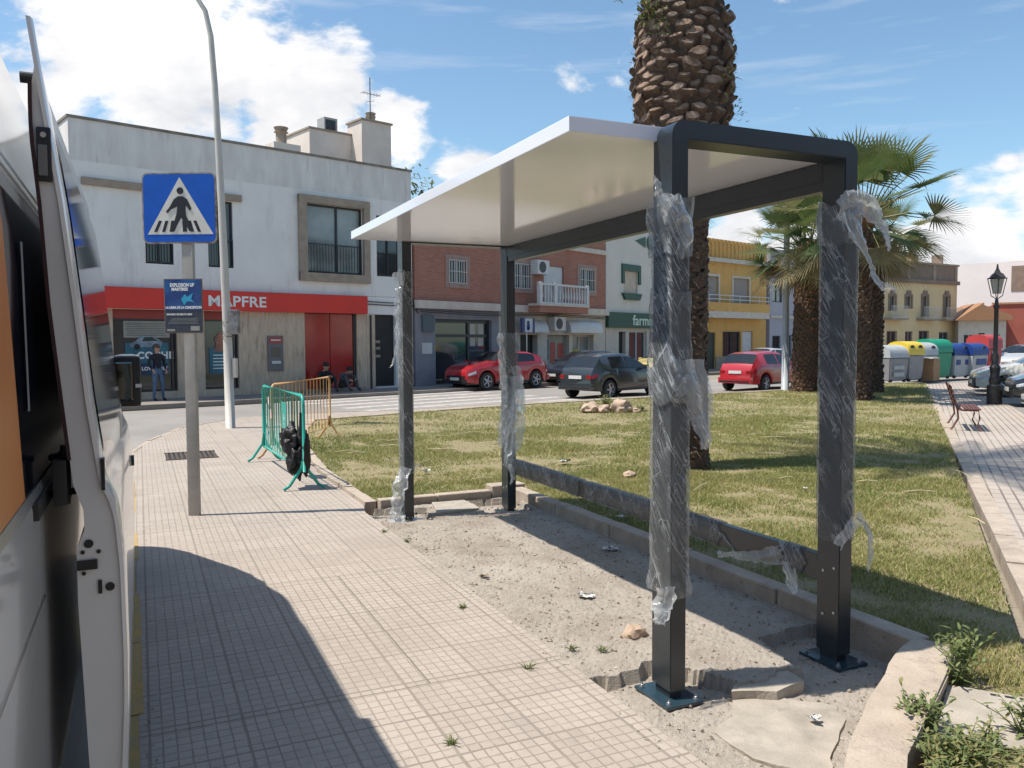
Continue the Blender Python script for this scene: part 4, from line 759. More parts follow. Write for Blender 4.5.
# --- pharmacy
Fm = thing('pharmacy_building', 'pale building with dark green pharmacy sign next to the brick house', 'building', (22.355, 37.296, 0), R(26.03))
m_fw = mat('warm_white_render', (.66, .62, .55), (.60, .56, .50), .8, .9, .1); m_green = mat('pharmacy_green', (.012, .075, .045), (.01, .065, .04), 3, .45)
facade('wall', Fm, -.0, 9.4, 3.32, 8.6, 9, [(1.75, 3.2, 4.4, 5.6)], m_fw); facade('shop_wall', Fm, 0, 9.4, -.1, 2.5, 9, [(1.25, 1.95, .05, 2.3), (2.3, 4.2, .05, 2.35), (4.5, 8.5, .4, 2.35)], m_led, .3)
obj('coping', box(B(), -.05, 9.45, -.08, .0, 8.6, 8.8), m_led, Fm)
blind(Fm, 1.77, 3.18, 4.42, 5.58, mat('cream_shutter', (.55, .46, .36), None, 3, .7)); bm = B(); box(bm, 1.5, 3.45, -.08, -.002, 5.6, 5.95); box(bm, 1.5, 1.75, -.08, -.002, 4.9, 5.6); box(bm, 3.2, 3.45, -.08, -.002, 4.9, 5.6); obj('window_hood', bm, m_green, Fm)
bm = prism(B(), [(1.5, 0), (3.45, 0), (3.25, -.35), (1.75, -.35)], 0, .15); obj('window_box', bm, m_green, Fm, rot=(R(90), 0, 0), loc=(0, -.002, 4.38))
sgn = obj('sign_band', box(B(), -.05, 9.4, -.2, .0, 2.5, 3.318, .005), m_green, Fm); m_sgt = mat('pale_green_letters', (.62, .75, .62), None, 3, .5); text('sign_lettering', 'farmacia', .78, m_sgt, sgn, (2.35, -.205, 2.66), (R(90), 0, 0), .02, .0098, sx=1.15)
em = thing('pharmacy_emblem', '', '') if False else None
bm = prism(B(), [(2.9, 7.3), (4.0, 7.6), (4.0, 7.0)], 0, .04); obj('wall_emblem', bm, m_green, Fm, rot=(R(90), 0, 0), loc=(0, -.002, 0)); bm = lathe(B(), [(.42, 0), (.42, .04)], 20, (0, 0, 0), 'y'); obj('wall_emblem', bm, m_green, Fm, loc=(4.55, -.045, 7.3))
obj('dark_doorway', box(B(), 1.27, 1.93, .2, .25, .05, 2.28), m_black, Fm); window(Fm, 2.3, 4.2, .05, 2.35, m_frame_w, m_pane, y=.15, mull=(.5,), name='shop_window', fw=.08); window(Fm, 4.5, 8.5, .4, 2.35, m_frame_w, m_pane, y=.15, mull=(.33, .66), name='shop_window', fw=.08)
obj('display', box(B(), 4.9, 5.5, .145, .18, .55, 1.2), MATS['machine_red'], Fm)
# --- orange house
O = thing('orange_house', 'orange-yellow house with long balcony and shuttered windows', 'building', (31.469, 41.287, 0), R(16.95))
m_or = mat('ochre_orange_render', (.64, .375, .12), (.57, .33, .105), .8, .9, .1); layer(m_or, (.32, .18, .07), 1.2, (.55, .75), (2, 1, .6), fac=.5)
facade('upper_wall', O, -1.2, 7.4, 3.65, 6.7, 9, [(.45, 1.86, 3.7, 5.8), (3.5, 5.3, 3.7, 5.8)], m_or); facade('parapet', O, -1.2, 7.4, 6.95, 8.15, 9, [], m_or)
obj('cornice', box(B(), -1.3, 7.35, -.25, .0, 6.7, 6.95), m_led, O); bm = B()
for k in range(20): box(bm, -1.1 + k * .43, -1.0 + k * .43, -.06, -.002, 6.96, 8.14)
obj('parapet_rib', bm, m_or, O)
facade('lower_wall', O, -1.2, 7.4, -.1, 3.2, 9, [(.6, 1.6, .0, 2.3), (2.4, 4.3, .8, 2.36), (4.6, 5.8, .0, 2.4)], m_or, .2); obj('plinth', box(B(), 1.62, 4.58, -.05, -.002, -.1, .78), m_beige, O)
bl = obj('balcony', box(B(), -1.2, 6.7, -.7, -.002, 3.2, 3.6, .01), m_led, O); obj('balcony_wall', box(B(), -1.2, 6.7, -.7, -.6, 3.6, 4.15), m_or, bl); bm = B()
for z in (4.35, 4.6): tube(bm, [(-1.2, -.65, z), (6.7, -.65, z)], .03, 6)
for k in range(8): tube(bm, [(-1.1 + k * 1.1, -.65, 4.15), (-1.1 + k * 1.1, -.65, 4.6)], .025, 6)
obj('balcony_rail', bm, m_frame_w, bl)
m_sh = mat('taupe_shutter', (.32, .27, .235), (.28, .24, .21), 3, .7)
for a, b in ((.45, 1.86), (3.5, 5.3)):
    s_ = blind(O, a + .02, b - .02, 3.7, 5.78, m_sh); bm = B(); box(bm, a - .15, a, -.04, -.002, 3.65, 5.95); box(bm, b, b + .15, -.04, -.002, 3.65, 5.95); box(bm, a, b, -.04, -.002, 5.8, 5.95); obj('window_surround', bm, m_led, s_)
obj('front_door', box(B(), .62, 1.58, .1, .15, .0, 2.28), mat('dark_green_door', (.02, .035, .03), None, 3, .5), O); window(O, 2.4, 4.3, .8, 2.36, m_frame_d, m_pane, bars=9, barm=m_frame_d); obj('front_door', box(B(), 4.62, 5.78, .1, .15, .0, 2.38), mat('white_panel_door', (.55, .56, .58), None, 3, .5), O)
# --- grey house with red wall behind the palms
Gy = thing('grey_house', 'plain pale grey house right of the orange house', 'building', (38.858, 43.536, 0), R(16.95))
m_gy = mat('pale_grey_render', (.42, .42, .46), (.37, .37, .41), .8, .9, .1)
facade('wall', Gy, .12, 6.0, -.1, 7.3, 9, [(.4, 1.7, 4.4, 5.75), (.5, 1.4, .5, 2.1), (2.2, 3.0, .0, 2.15), (3.8, 5.2, 4.4, 5.75)], m_gy); obj('ledge', box(B(), .12, 6.0, -.1, -.002, 3.3, 3.5), m_led, Gy)
facade('parapet', Gy, .12, 6.0, 7.3, 8.0, 9, [], m_gy)
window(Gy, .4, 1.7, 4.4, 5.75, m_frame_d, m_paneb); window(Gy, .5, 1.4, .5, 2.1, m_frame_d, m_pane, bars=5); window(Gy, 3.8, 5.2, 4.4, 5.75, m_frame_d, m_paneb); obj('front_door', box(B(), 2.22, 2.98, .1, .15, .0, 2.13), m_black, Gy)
Rh = thing('red_house', 'narrow red-fronted house behind the fan palms', 'building', (44.62, 45.3, 0), R(13)); m_rd = mat('dark_red_render', (.33, .06, .045), (.28, .05, .04), 1, .9)
facade('wall', Rh, 0, 6.0, -.1, 6.4, 9, [(1, 2.2, 3.8, 5.2), (3.6, 4.8, 3.8, 5.2), (2.2, 3.4, 0, 2.2)], m_rd); window(Rh, 1, 2.2, 3.8, 5.2, m_frame_w, m_pane); window(Rh, 3.6, 4.8, 3.8, 5.2, m_frame_w, m_pane); obj('front_door', box(B(), 2.22, 3.38, .1, .14, 0, 2.18), m_sh, Rh)
# --- yellow corner house
Ye = thing('yellow_house', 'old cream-yellow house with small balconies and a heavy parapet', 'building', (50.931, 44.976, 0), R(7.05))
m_ye = mat('cream_yellow_render', (.70, .54, .31), (.62, .47, .27), .7, .9, .1); layer(m_ye, (.34, .26, .16), 1.4, (.56, .75), (2, 1, .5), fac=.4); m_brn = mat('brown_stone_parapet', (.27, .20, .15), (.21, .155, .12), 2, .9, .2)
wh = [(1.05, 1.75, 4.0, 5.15), (3.1, 3.8, 4.2, 5.2), (5.25, 5.95, 3.6, 5.25), (8.2, 8.9, 3.6, 5.3)]; gh = [(.8, 1.95, 1.0, 2.45), (3.1, 4.05, .0, 2.45), (4.9, 6.1, 1.0, 2.48), (7.6, 8.95, .0, 2.4)]
facade('upper_wall', Ye, -2.6, 10, 3.3, 6.2, 10, wh, m_ye); facade('lower_wall', Ye, -2.6, 10, -.1, 3.298, 10, gh, m_ye, .2); obj('cornice', box(B(), -2.7, 10.1, -.2, .0, 6.2, 6.5), m_brn, Ye); facade('parapet', Ye, -2.6, 10, 6.5, 7.7, 10, [], m_brn); obj('coping', box(B(), -2.7, 10.1, -.12, .3, 7.7, 7.85), m_beige, Ye)
for a in (-2.5, .2, 3.2, 6.6, 9.6): obj('parapet_pier', box(B(), a, a + .35, -.06, -.002, 6.52, 7.69), m_beige, Ye)
for a, b, c, d in wh:
    w = window(Ye, a, b, c, d, m_sh, m_pane); bm = B(); box(bm, a - .16, a, -.06, -.002, c, d + .12); box(bm, b, b + .16, -.06, -.002, c, d + .12); box(bm, a, b, -.06, -.002, d, d + .2); box(bm, a + .1, b - .1, -.08, -.003, d + .2, d + .4); obj('window_surround', bm, m_brn, w)
for a, b, c, d in gh: window(Ye, a, b, c, d, m_sh, m_pane, bars=5 if c > .5 else 0, barm=m_frame_d)
for a, b in ((.4, 2.5), (4.5, 6.7), (7.5, 9.7)):
    bl = obj('balcony', box(B(), a, b, -.7, -.002, 3.3, 3.45, .01), m_beige, Ye); railing(bl, a, b, 3.46, 4.35, -.66, m_frame_w, 16)
o = obj('roof_room', box(B(), .4, 4.2, 3, 7, 7.7, 9.6), mat('terracotta_wall', (.42, .22, .13), None, 2, .9), Ye); obj('roof_tiles', prism(B(), [(-.1, 0), (4.7, 0), (2.3, .8)], -4.6, 0), MATS['terracotta_wall'], o, rot=(R(90), 0, 0), loc=(0, 2.7, 9.6))
o = obj('chimney', box(B(), 7.2, 8.1, 2.2, 3.1, 7.8, 8.6), m_ye, Ye); obj('chimney_cowl', lathe(B(), [(.06, 8.6), (.06, 9.9), (.25, 10.0), (.28, 10.25), (.1, 10.5)], 10, (7.65, 2.6, 0)), m_frame_d, o)
# --- small tiled house, red wall, big white block
Sm = thing('tiled_cottage', 'small cream building with a terracotta tile roof beside the yellow house', 'building', (59.8, 45.2, 0), R(-38)); Sm.scale = (.66, 1, 1); facade('wall', Sm, 0, 5.2, -.1, 3.3, 5, [(.6, 1.7, .8, 2.2), (2.2, 2.9, .6, 2.3), (3.5, 4.6, .8, 2.2)], m_led)
m_tile = mat('terracotta_tiles', (.40, .21, .11), (.30, .15, .08), 5, .9, .6, 12, stretch=(6, 1, 1)); obj('roof', prism(B(), [(-.6, 0), (2.5, 1.4), (2.5, 1.2), (5.6, .35), (5.6, 0)], -5.2, .6), m_tile, Sm, rot=(R(90), 0, 0), loc=(0, 0, 3.3))
for a, b in ((.6, 1.7), (3.5, 4.6)): window(Sm, a, b, .8, 2.2, m_frame_w, m_pane)
window(Sm, 2.2, 2.9, .6, 2.3, m_frame_d, m_pane)
Rw = thing('red_building', 'long low brick-red building at the far right edge', 'building', (62.9, 44.6, 0), R(-50)); facade('wall', Rw, .1, 22, -.1, 4.6, 8, [(3.2, 4.8, .0, 2.1)], mat('brick_red_render', (.36, .10, .07), (.31, .085, .06), 1, .9)); obj('garage_door', box(B(), 3.22, 4.78, .1, .14, 0, 2.08), m_black, Rw); obj('coping', box(B(), 0, 22.1, -.1, .2, 4.6, 4.75), MATS['terracotta_wall'], Rw)
Wb = thing('white_block', 'large white blank-walled building rising behind the red one', 'building', (69.5, 56.0, 0), R(-60)); facade('wall', Wb, -2, 24, -.1, 8.9, 12, [], mat('bright_white_render', (.80, .74, .70), (.75, .69, .66), .6, .9)); obj('roof_shed', box(B(), 6.5, 11.2, 1, 4, 8.9, 9.0), m_beige, Wb); obj('rear_volume', box(B(), 7.0, 11.0, -.05, -.002, 6.2, 8.5), m_brn, Wb); o = obj('chimney', box(B(), .2, 1.1, 1, 2, 8.9, 10.0), m_brn, Wb); obj('roof_tank', box(B(), 11.2, 15, 3, 6, 8.9, 10), m_frame_w, Wb)
# low skyline closing the far streets; two unseen terraces added for reflections and fill
for k, (x, y, w_, h_, rz, c, lb) in enumerate(((-30, 20, 26, 7.5, 18, (.5, .48, .45), 'plain off-white building left of the insurance office'), (88, 30, 30, 7, -45, (.55, .45, .35), 'sand-coloured block at the far end of the parking area'), (34, -13, 60, 7.5, 176, (.42, .30, .20), 'added brown terrace out of view behind the viewpoint, for warm reflections and fill light'), (-16, -26, 34, 7, 90, (.5, .4, .3), 'added tan terrace out of view across the lane, for warm reflections and fill light'))):
    t = thing('town_building', lb, 'building', (x, y, 0), R(rz)); fn = [(2 + 4 * i, 3.2 + 4 * i, 3.6, 5) for i in range(5)]; facade('wall', t, 0, w_, -.1, h_, 10, fn, mat('town_wall', c, None, 1, .9)); 
    for f_ in fn: window(t, *f_, m_frame_w, m_pane)
# ---------------------------------------------------------------- street furniture
m_galv = mat('weathered_galvanised_pole', (.40, .375, .34), (.33, .31, .28), 6, .55, .1, 60, metal=.3); m_pole = mat('cream_painted_pole', (.55, .52, .47), (.48, .45, .41), 3, .5, .05); layer(m_pole, (.28, .24, .2), 3, (.6, .75), (3, 3, .6), fac=.6)
SP = thing('traffic_sign', 'blue square pedestrian crossing sign on a grey square pole', 'traffic sign', (.475, 8.92, 0), -PS - R(1))
obj('pole', box(B(), -.055, .055, -.03, .03, -.02, 3.40, .006), m_galv, SP, smooth='auto')
m_sb = mat('sign_blue', (.006, .10, .50), (.005, .085, .42), 6, .35); m_sw = mat('sign_white_faded', (.68, .66, .60), (.60, .57, .5), 8, .45); m_sk = mat('sign_black', (.015, .015, .018), None, 8, .5); m_rust = mat('chipped_rim', (.42, .36, .30), (.10, .06, .04), 14, .7)
def rrect(x0, x1, z0, z1, r, n=5):
    p = []
    for cx, cz, a0 in ((x1 - r, z1 - r, 0), (x0 + r, z1 - r, 90), (x0 + r, z0 + r, 180), (x1 - r, z0 + r, 270)):
        for k in range(n + 1): a = R(a0 + 90 * k / n); p.append((cx + r * math.cos(a), cz + r * math.sin(a)))
    return p
def plate(name, poly, y, t, m, parent): return obj(name, prism(B(), poly, 0, t), m, parent, rot=(R(90), 0, 0), loc=(0, y, 0))
S0, S1, Z0, Z1 = -.430, .315, 2.755, 3.455; ofs = -.02
sp = plate('sign_panel', rrect(S0, S1, Z0, Z1, .06), -.034, .02, m_rust, SP)
def pp(name, poly, y0, t, m): return obj(name, prism(B(), poly, y0, y0 + t), m, sp)
pp('sign_face', rrect(S0 + .014, S1 - .014, Z0 + .014, Z1 - .014, .05), .0205, .002, m_sb)
cx = (S0 + S1) / 2 + .01; pp('triangle', [(cx - .33, 2.845), (cx + .33, 2.845), (cx, 3.41)], .0225, .002, m_sw)
for k, (a, sl) in enumerate(((-.25, .05), (-.17, .035), (-.09, .02), (-.0, -.0), (.045, -.005), (.12, -.03), (.19, -.045))):
    if k == 3: continue
    w_ = .042 if k in (2, 4) else .032; pp('zebra_bar', [(cx + a - w_ / 2, 2.87), (cx + a + w_ / 2, 2.87), (cx + a + w_ / 2 + sl, 2.98), (cx + a - w_ / 2 + sl, 2.98)], .0245, .002, m_sk)
fig = [(-.02, 3.22), (.03, 3.22), (.075, 3.19), (.115, 3.10), (.10, 3.075), (.06, 3.13), (.055, 3.08), (.06, 3.03), (.10, 2.93), (.13, 2.875), (.09, 2.875), (.05, 2.95), (.01, 3.01), (-.03, 2.94), (-.06, 2.875), (-.10, 2.875), (-.06, 2.97), (-.035, 3.05), (-.025, 3.12), (-.09, 3.09), (-.125, 3.05), (-.14, 3.07), (-.10, 3.12), (-.06, 3.19)]
bm = prism(B(), [(cx + a, b) for a, b in fig], .027, .029); lathe(bm, [(.034, .027), (.034, .0295)], 14, (cx + .005, 3.275, 0), 'z'); obj('walking_figure', bm, m_sk, sp)
ph = obj('poster_board', box(B(), -.235, .15, -.052, -.034, 1.86, 2.405, .002), mat('board_edge', (.16, .13, .11), None, 5, .7), SP)
m_po = mat('poster_blue_print', (.006, .035, .16), (.01, .10, .28), 5, .35, thr=(.42, .62)); obj('poster', box(B(), -.225, .14, -.056, -.0525, 2.09, 2.395), m_po, ph); obj('poster_lower', box(B(), -.225, .14, -.056, -.0525, 1.87, 2.089), mat('poster_dark_print', (.012, .02, .05), (.03, .04, .06), 30, .4), ph)
def ptx(s, size, x, z, m=MATS['sign_white'], sx=1, b=.001): text('poster_lettering', s, size, m, ph, (x, -.058, z), (R(90), R(0), 0), .001, b, sx=sx)
ptx('EXPLOSION UP', .048, -.17, 2.325, sx=.72, b=.002); ptx('MARTIRES', .042, -.155, 2.285, sx=.85, b=.002); ptx('LA LINEA DE LA CONCEPCION', .034, -.218, 2.105, sx=.74, b=.0016); ptx('SABADO DE MAYO 2024', .024, -.21, 2.04, sx=.95); 
obj('printed_splash', prism(B(), [(-.06, 2.2), (-.02, 2.25), (.0, 2.22), (.06, 2.26), (.04, 2.2), (.07, 2.17), (.0, 2.18), (-.03, 2.14)], 0, .002), mat('cyan_print', (.02, .35, .55), None, 5, .4), ph, rot=(R(90), 0, 0), loc=(0, -.0565, 0))
bm = B()
for k in range(5): box(bm, -.20 + .01 * k, .11 - .02 * (k % 2), -.0575, -.0565, 1.955 + k * .013, 1.958 + k * .013)
box(bm, .03, .12, -.0575, -.0565, 1.885, 1.93); box(bm, -.21, -.13, -.0575, -.0565, 1.88, 1.90); obj('small_print', bm, MATS['poster_pale'], ph)
# tall street lamp with curved arm
SL = thing('street_lamp', 'tall cream street lamp pole curving left above the frame', 'street lamp', (1.69, 17.93, 0), -PS)
pts = [(0, 0, -.03), (-.02, 0, 2), (-.09, 0, 5), (-.16, 0, 7), (-.22, 0, 8), (-.32, 0, 8.5), (-.62, 0, 9.0), (-1.1, 0, 9.3), (-1.7, 0, 9.4)]
obj('pole', tube(B(), pts, [.10, .09, .07, .06, .055, .05, .045, .04, .04], 14), m_pole, SL, smooth=True); lp = obj('lamp_head', box(B(), -2.2, -1.6, -.15, .15, 9.33, 9.47, .05), m_pole, SL, smooth='auto'); obj('service_hatch', box(B(), .09, .16, -.07, .07, 1.05, 1.75 - .3, .01), m_pole, SL)
cb = obj('junction_box', box(B(), .06, .24, -.12, .06, 1.95, 2.45, .02), mat('dented_steel_box', (.36, .36, .36), (.15, .13, .12), 9, .45, metal=.5), SL); bb = B()
for z in (2.0, 2.2, 1.9): tube(bb, [(.125 * math.cos(a), .125 * math.sin(a), z) for a in np.linspace(0, 6.28, 17)], .008, 5)
obj('strap', bb, m_frame_d, SL)
# grey thin lamp post behind
GP = thing('grey_lamp_post', 'slim pale grey lamp post standing beside the left fan palm', 'street lamp', (20.48, 22.09, 0), -PS); obj('pole', tube(B(), [(0, 0, 0), (0, 0, 2.5), (0, 0, 6.0)], [.14, .11, .10], 12), mat('blue_grey_pole', (.36, .39, .42), None, 3, .5), GP, smooth=True)
obj('lamp_head', lathe(B(), [(.06, 6.0), (.16, 6.08), (.2, 6.3), (.12, 6.45)], 12), m_frame_w, GP)
# ornate black lantern
OL = thing('lantern_lamp', 'black cast iron lantern on an ornate post by the parked cars', 'street lamp', (21.23, 14.92, 0), 0); m_iron = mat('black_cast_iron', (.02, .018, .018), (.035, .03, .028), 8, .45)
obj('post', lathe(B(), [(.19, 0), (.19, .5), (.13, .55), (.15, .65), (.11, .8), (.14, 1.0), (.085, 1.1), (.10, 1.3), (.06, 1.4), (.055, 2.6), (.09, 2.65), (.05, 2.7), (.04, 2.85)], 12, (0, 0, 0)), m_iron, OL, smooth='auto')
bm = B()
for s in ((1, 1), (1, -1), (-1, 1), (-1, -1)): tube(bm, [(0, 0, 2.85), (s[0] * .10, s[1] * .10, 2.95), (s[0] * .10, s[1] * .10, 3.0), (s[0] * .16, s[1] * .16, 3.4)], .012, 5)
box(bm, -.17, .17, -.17, .17, 3.4, 3.43); obj('lantern_frame', bm, m_iron, OL); obj('lantern_roof', lathe(B(), [(.25, 3.43), (.17, 3.53), (.10, 3.57), (.04, 3.68), (.02, 3.8)], 4), m_iron, OL); obj('lantern_glass', lathe(B(), [(.12, 3.0), (.21, 3.39)], 4), mat('lantern_glass', (.35, .33, .28), None, 3, .15), OL)
# drain grate
DR = tag(obj('drain_grate', (lambda bm: ([box(bm, .34 + i * .068, .34 + i * .068 + .03, 13.38, 14.15, .002, .012) for i in range(11)], box(bm, .32, 1.08, 13.33, 13.38, .002, .013), box(bm, .32, 1.08, 14.15, 14.2, .002, .013), bm)[-1])(B()), mat('rusty_iron', (.10, .07, .05), (.06, .045, .035), 12, .8)), 'rusty iron drain grate set in the pavement behind the sign pole', 'drain')
tag(obj('drain_pit', box(B(), .33, 1.07, 13.36, 14.17, -.01, .0015), m_black, DR))
# crowd barriers
m_teal = mat('teal_barrier_paint', (.015, .36, .28), (.03, .30, .24), 10, .4); layer(m_teal, (.40, .16, .10), 16, (.66, .72), fac=.8); m_tan = mat('faded_yellow_barrier_paint', (.55, .30, .10), (.48, .30, .14), 8, .5); layer(m_tan, (.5, .45, .4), 9, (.6, .68), fac=.8)
def barrier(name, label, loc, rz, L, m, n, plate_txt=None, H=1.13, bar=.009):
    t = thing(name, label, 'barrier', loc, rz, 'crowd barriers on the pavement'); r = .12; z0 = .22; p = []
    for cx, cz, a0 in ((L - r, H - r, 0), (r, H - r, 90)):
        for k in range(6): a = R(a0 + 90 * k / 5); p.append((cx + r * math.cos(a), 0, cz + r * math.sin(a)))
    fr = B(); tube(fr, [(L, 0, z0)] + p + [(0, 0, z0), (L, 0, z0)], .02, 8); obj('frame', fr, m, t, smooth=True); bb = B()
    for k in range(n): x = L * (k + 1) / (n + 1); tube(bb, [(x, 0, z0), (x, 0, H)], bar, 6)
    tube(bb, [(0, 0, H * .62), (L, 0, H * .62)], .006, 5) if name == 'green_barrier' else None
    obj('bars', bb, m, t, smooth=True)
    for x in (.03, L - .03):
        lg = B(); tube(lg, [(x, -.24, .015), (x, -.17, .06), (x, -.03, z0 + .04), (x, 0, z0 + .2)], .019, 7); tube(lg, [(x, .24, .015), (x, .17, .06), (x, .03, z0 + .04), (x, 0, z0 + .2)], .019, 7); obj('leg', lg, m, t, smooth=True)
    if plate_txt:
        q = obj('name_plate', box(B(), L * .56, L * .68, -.03, -.02, H - .52, H - .14, .003), m, t); text('plate_lettering', plate_txt, .07, MATS['sign_white'], q, (L * .64, -.034, H - .48), (R(90), R(-90), 0), .001, .001)
    return t
gb = barrier('crowd_barrier', 'teal green crowd barrier with a black bag tied to its near end', (1.66, 12.62, 0), R(-88.0), 2.75, m_teal, 15, 'LINEA')
yb = barrier('crowd_barrier', 'faded yellow crowd barrier standing behind the teal one', (1.80, 12.75, 0), R(60), 2.75, m_tan, 15)
# bags hung on the barrier
m_bag = mat('black_plastic_bag', (.010, .010, .011), (.016, .016, .018), 9, .45, .9, 18, spec=.35)
def blob(bm, c, r, seed, sub=3, amp=.25, fr=3.0):
    g = bmesh.ops.create_icosphere(bm, subdivisions=sub, radius=1)
    for v in g['verts']:
        d = v.co.copy(); k = 1 + amp * noise.noise(d * fr + Vector((seed, 0, 0))) + amp * .5 * noise.noise(d * fr * 2.7 + Vector((0, seed, 0))); v.co = Vector((c[0] + d.x * r[0] * k, c[1] + d.y * r[1] * k, c[2] + d.z * r[2] * k))
    return bm
bm = B(); blob(bm, (1.66, 10.12, .58), (.13, .16, .17), 1, 4, .5, 1.8); blob(bm, (1.69, 10.02, .34), (.10, .12, .19), 2, 4, .5, 1.8); blob(bm, (1.78, 9.93, .44), (.06, .09, .28), 3); tube(bm, [(1.75, 10.0, .92), (1.75, 9.98, .76), (1.72, 10.0, .56)], [.02, .03, .05], 8)
tag(obj('rubbish_bag', bm, m_bag, smooth=True), 'knotted black plastic bag hanging from the end of the teal barrier', 'bag')
m_tape = mat('red_white_tape', (.55, .25, .2), (.6, .55, .5), 5, .6)
tp = B(); V = []
tube(tp, [(1.76, 12.5, .64), (1.74, 12.7, .95), (1.66, 12.68, .93), (1.68, 12.66, .6), (1.73, 12.64, .4)], .018, 5); tube(tp, [(1.8, 12.6, .62), (1.82, 11.2, .54), (1.83, 9.95, .60)], .008, 5); tag(obj('barrier_tape', tp, m_tape, smooth=True), 'torn red and white tape wound along the teal barrier', 'tape')
# bench
BN = thing('park_bench', 'brown slatted bench with cast legs on the tiled path edge', 'bench', (14.85, 11.25, 0), R(-52 + 90)); m_bw = mat('brown_bench_paint', (.14, .055, .045), (.10, .04, .035), 8, .6)
# local x runs along the seat, y towards the front
pdir_ = pd
BN.rotation_euler = (0, 0, math.atan2(pd.y, pd.x)); BN.scale = (.9, .82, .95)
for k in range(5): obj('seat', box(B(), -.78, .78, -.12 - k * .09, -.05 - k * .09, .43, .455, .005), m_bw, BN) if k else obj('seat', box(B(), -.78, .78, -.09, -.03, .43, .455, .005), m_bw, BN)
for k in range(4):
    z = .53 + k * .10; y = .02 + k * .035; obj('backrest', box(B(), -.78, .78, y, y + .03, z, z + .075, .005), m_bw, BN)
for x in (-.7, .7):
    bm = B(); tube(bm, [(x, -.50, .0), (x, -.42, .12), (x, -.46, .25), (x, -.44, .42), (x, -.1, .42), (x, .01, .45), (x, .18, .93)], .022, 6); tube(bm, [(x, .0, .44), (x, -.02, .25), (x, .14, .0)], .022, 6); obj('leg', bm, m_iron if False else m_bw, BN, smooth=True)
# recycling containers
m_bg = mat('container_grey', (.27, .27, .28), (.22, .22, .23), 3, .6); m_by = mat('container_yellow', (.70, .50, .04), (.62, .45, .04), 3, .45); m_bgn = mat('container_green', (.01, .26, .14), (.01, .22, .12), 3, .45); m_bbl = mat('container_blue', (.015, .05, .22), (.012, .04, .18), 3, .45); m_blt = mat('container_pale', (.42, .44, .45), (.36, .38, .39), 3, .55); m_brd = mat('container_red', (.50, .05, .05), (.42, .05, .05), 3, .45)
LX = Vector((.952, .305)); 
def container(pos, label, lidm, bodym=None, w=1.25, h=1.62, holes=1, stick=None, dome=True, d=1.1):
    t = thing('recycling_container', label, 'container', (pos[0], pos[1], -.004), math.atan2(.12, 1) , 'recycling containers in a row'); bodym = bodym or m_bg; hb = h * .66
    bm = B(); lo_ = [(-w / 2 * .86, 0), (w / 2 * .86, 0)]; V = []
    for z, k in ((.06, .86), (hb * .5, .94), (hb, 1.0)):
        for sx, sy in ((-1, -1), (1, -1), (1, 1), (-1, 1)): V.append((sx * w / 2 * k, sy * d / 2 * k, z))
    F = [(3, 2, 1, 0), (8, 9, 10, 11)]
    for L_ in (0, 4):
        for i in range(4): F.append((L_ + i, L_ + (i + 1) % 4, L_ + 4 + (i + 1) % 4, L_ + 4 + i))
    o = obj('body', (V, F), bodym, t); bv = bmesh.new(); bv.from_mesh(o.data); bmesh.ops.bevel(bv, geom=bv.edges[:], offset=.04, segments=2, affect='EDGES'); bv.to_mesh(o.data); bv.free(); o.data.shade_smooth(); o.data.set_sharp_from_angle(angle=R(40))
    V = []; F = []; n = 10
    for k in range(n + 1): a = math.pi * k / n; V += [(-w / 2 - .02, -d / 2 * math.cos(a) * 1.03, hb + .01 + (h - hb) * math.sin(a) ** (.6 if dome else .35)), (w / 2 + .02, -d / 2 * math.cos(a) * 1.03, hb + .01 + (h - hb) * math.sin(a) ** (.6 if dome else .35))]
    for k in range(n): F.append((2 * k, 2 * k + 1, 2 * k + 3, 2 * k + 2))
    F += [tuple(range(0, 2 * n + 2, 2)), tuple(range(1, 2 * n + 2, 2))[::-1], (0, 2 * n, 2 * n + 1, 1)]; ld = obj('lid', (V, F), lidm, t, smooth='auto')
    for i in range(holes): obj('opening', lathe(B(), [(.14, -.02), (.17, -.02), (.17, .02), (.14, .02)], 16, (0, 0, 0), 'y'), m_black, ld, loc=((-.28 + .56 * i) if holes > 1 else w * .22, -d / 2 * .93, hb + (h - hb) * .45))
    if stick: 
        for (a, b, c, e, mm) in stick: obj('sticker', box(B(), a, b, -d / 2 - .01 + .0, -d / 2 + .02, c, e), mm, t)
    for sx in (-1, 1): obj('wheel', lathe(B(), [(.09, -.04), (.09, .04)], 12, (0, 0, 0), 'y'), m_tyre, t, loc=(sx * w * .36, -d / 2 * .8, .09))
    return t
def atY(px, Yd):
    """plan position of a bearing (measured on the photo) at a given distance ahead"""
    X = (px - 512) / 820.6 * Yd; return (X * math.cos(PS) + Yd * math.sin(PS), -X * math.sin(PS) + Yd * math.cos(PS))
c_ = [((888, 34.6), 'grey container with a pale lid and white labels, leftmost of the row', m_blt, m_bg, 1.3, 1.55, 0, [(-.4, .3, .55, .7, m_blt), (-.4, .3, .25, .42, m_blt)]),
      ((905, 35.2), 'grey container with a bright yellow domed lid', m_by, m_bg, 1.1, 1.7, 2, None),
      ((919, 36.6), 'pale grey domed container between the yellow-lidded and green ones', m_blt, m_blt, 1.1, 1.65, 1, None),
      ((932, 37.4), 'green bottle bank container with a tall green hood', m_bgn, m_bgn, 1.4, 1.8, 0, None),
      ((951, 38.2), 'grey paper container with dark blue lid, left of the two blue-lidded ones', m_bbl, m_blt, 1.3, 1.6, 1, [(-.45, -.15, .62, .85, m_bbl), (.25, .45, .62, .85, m_bbl)]),
      ((969.5, 38.6), 'grey paper container with blue lid and a wide blue label, beside the red one', m_bbl, m_blt, 1.25, 1.6, 1, [(-.35, .45, .60, .88, m_bbl)])]
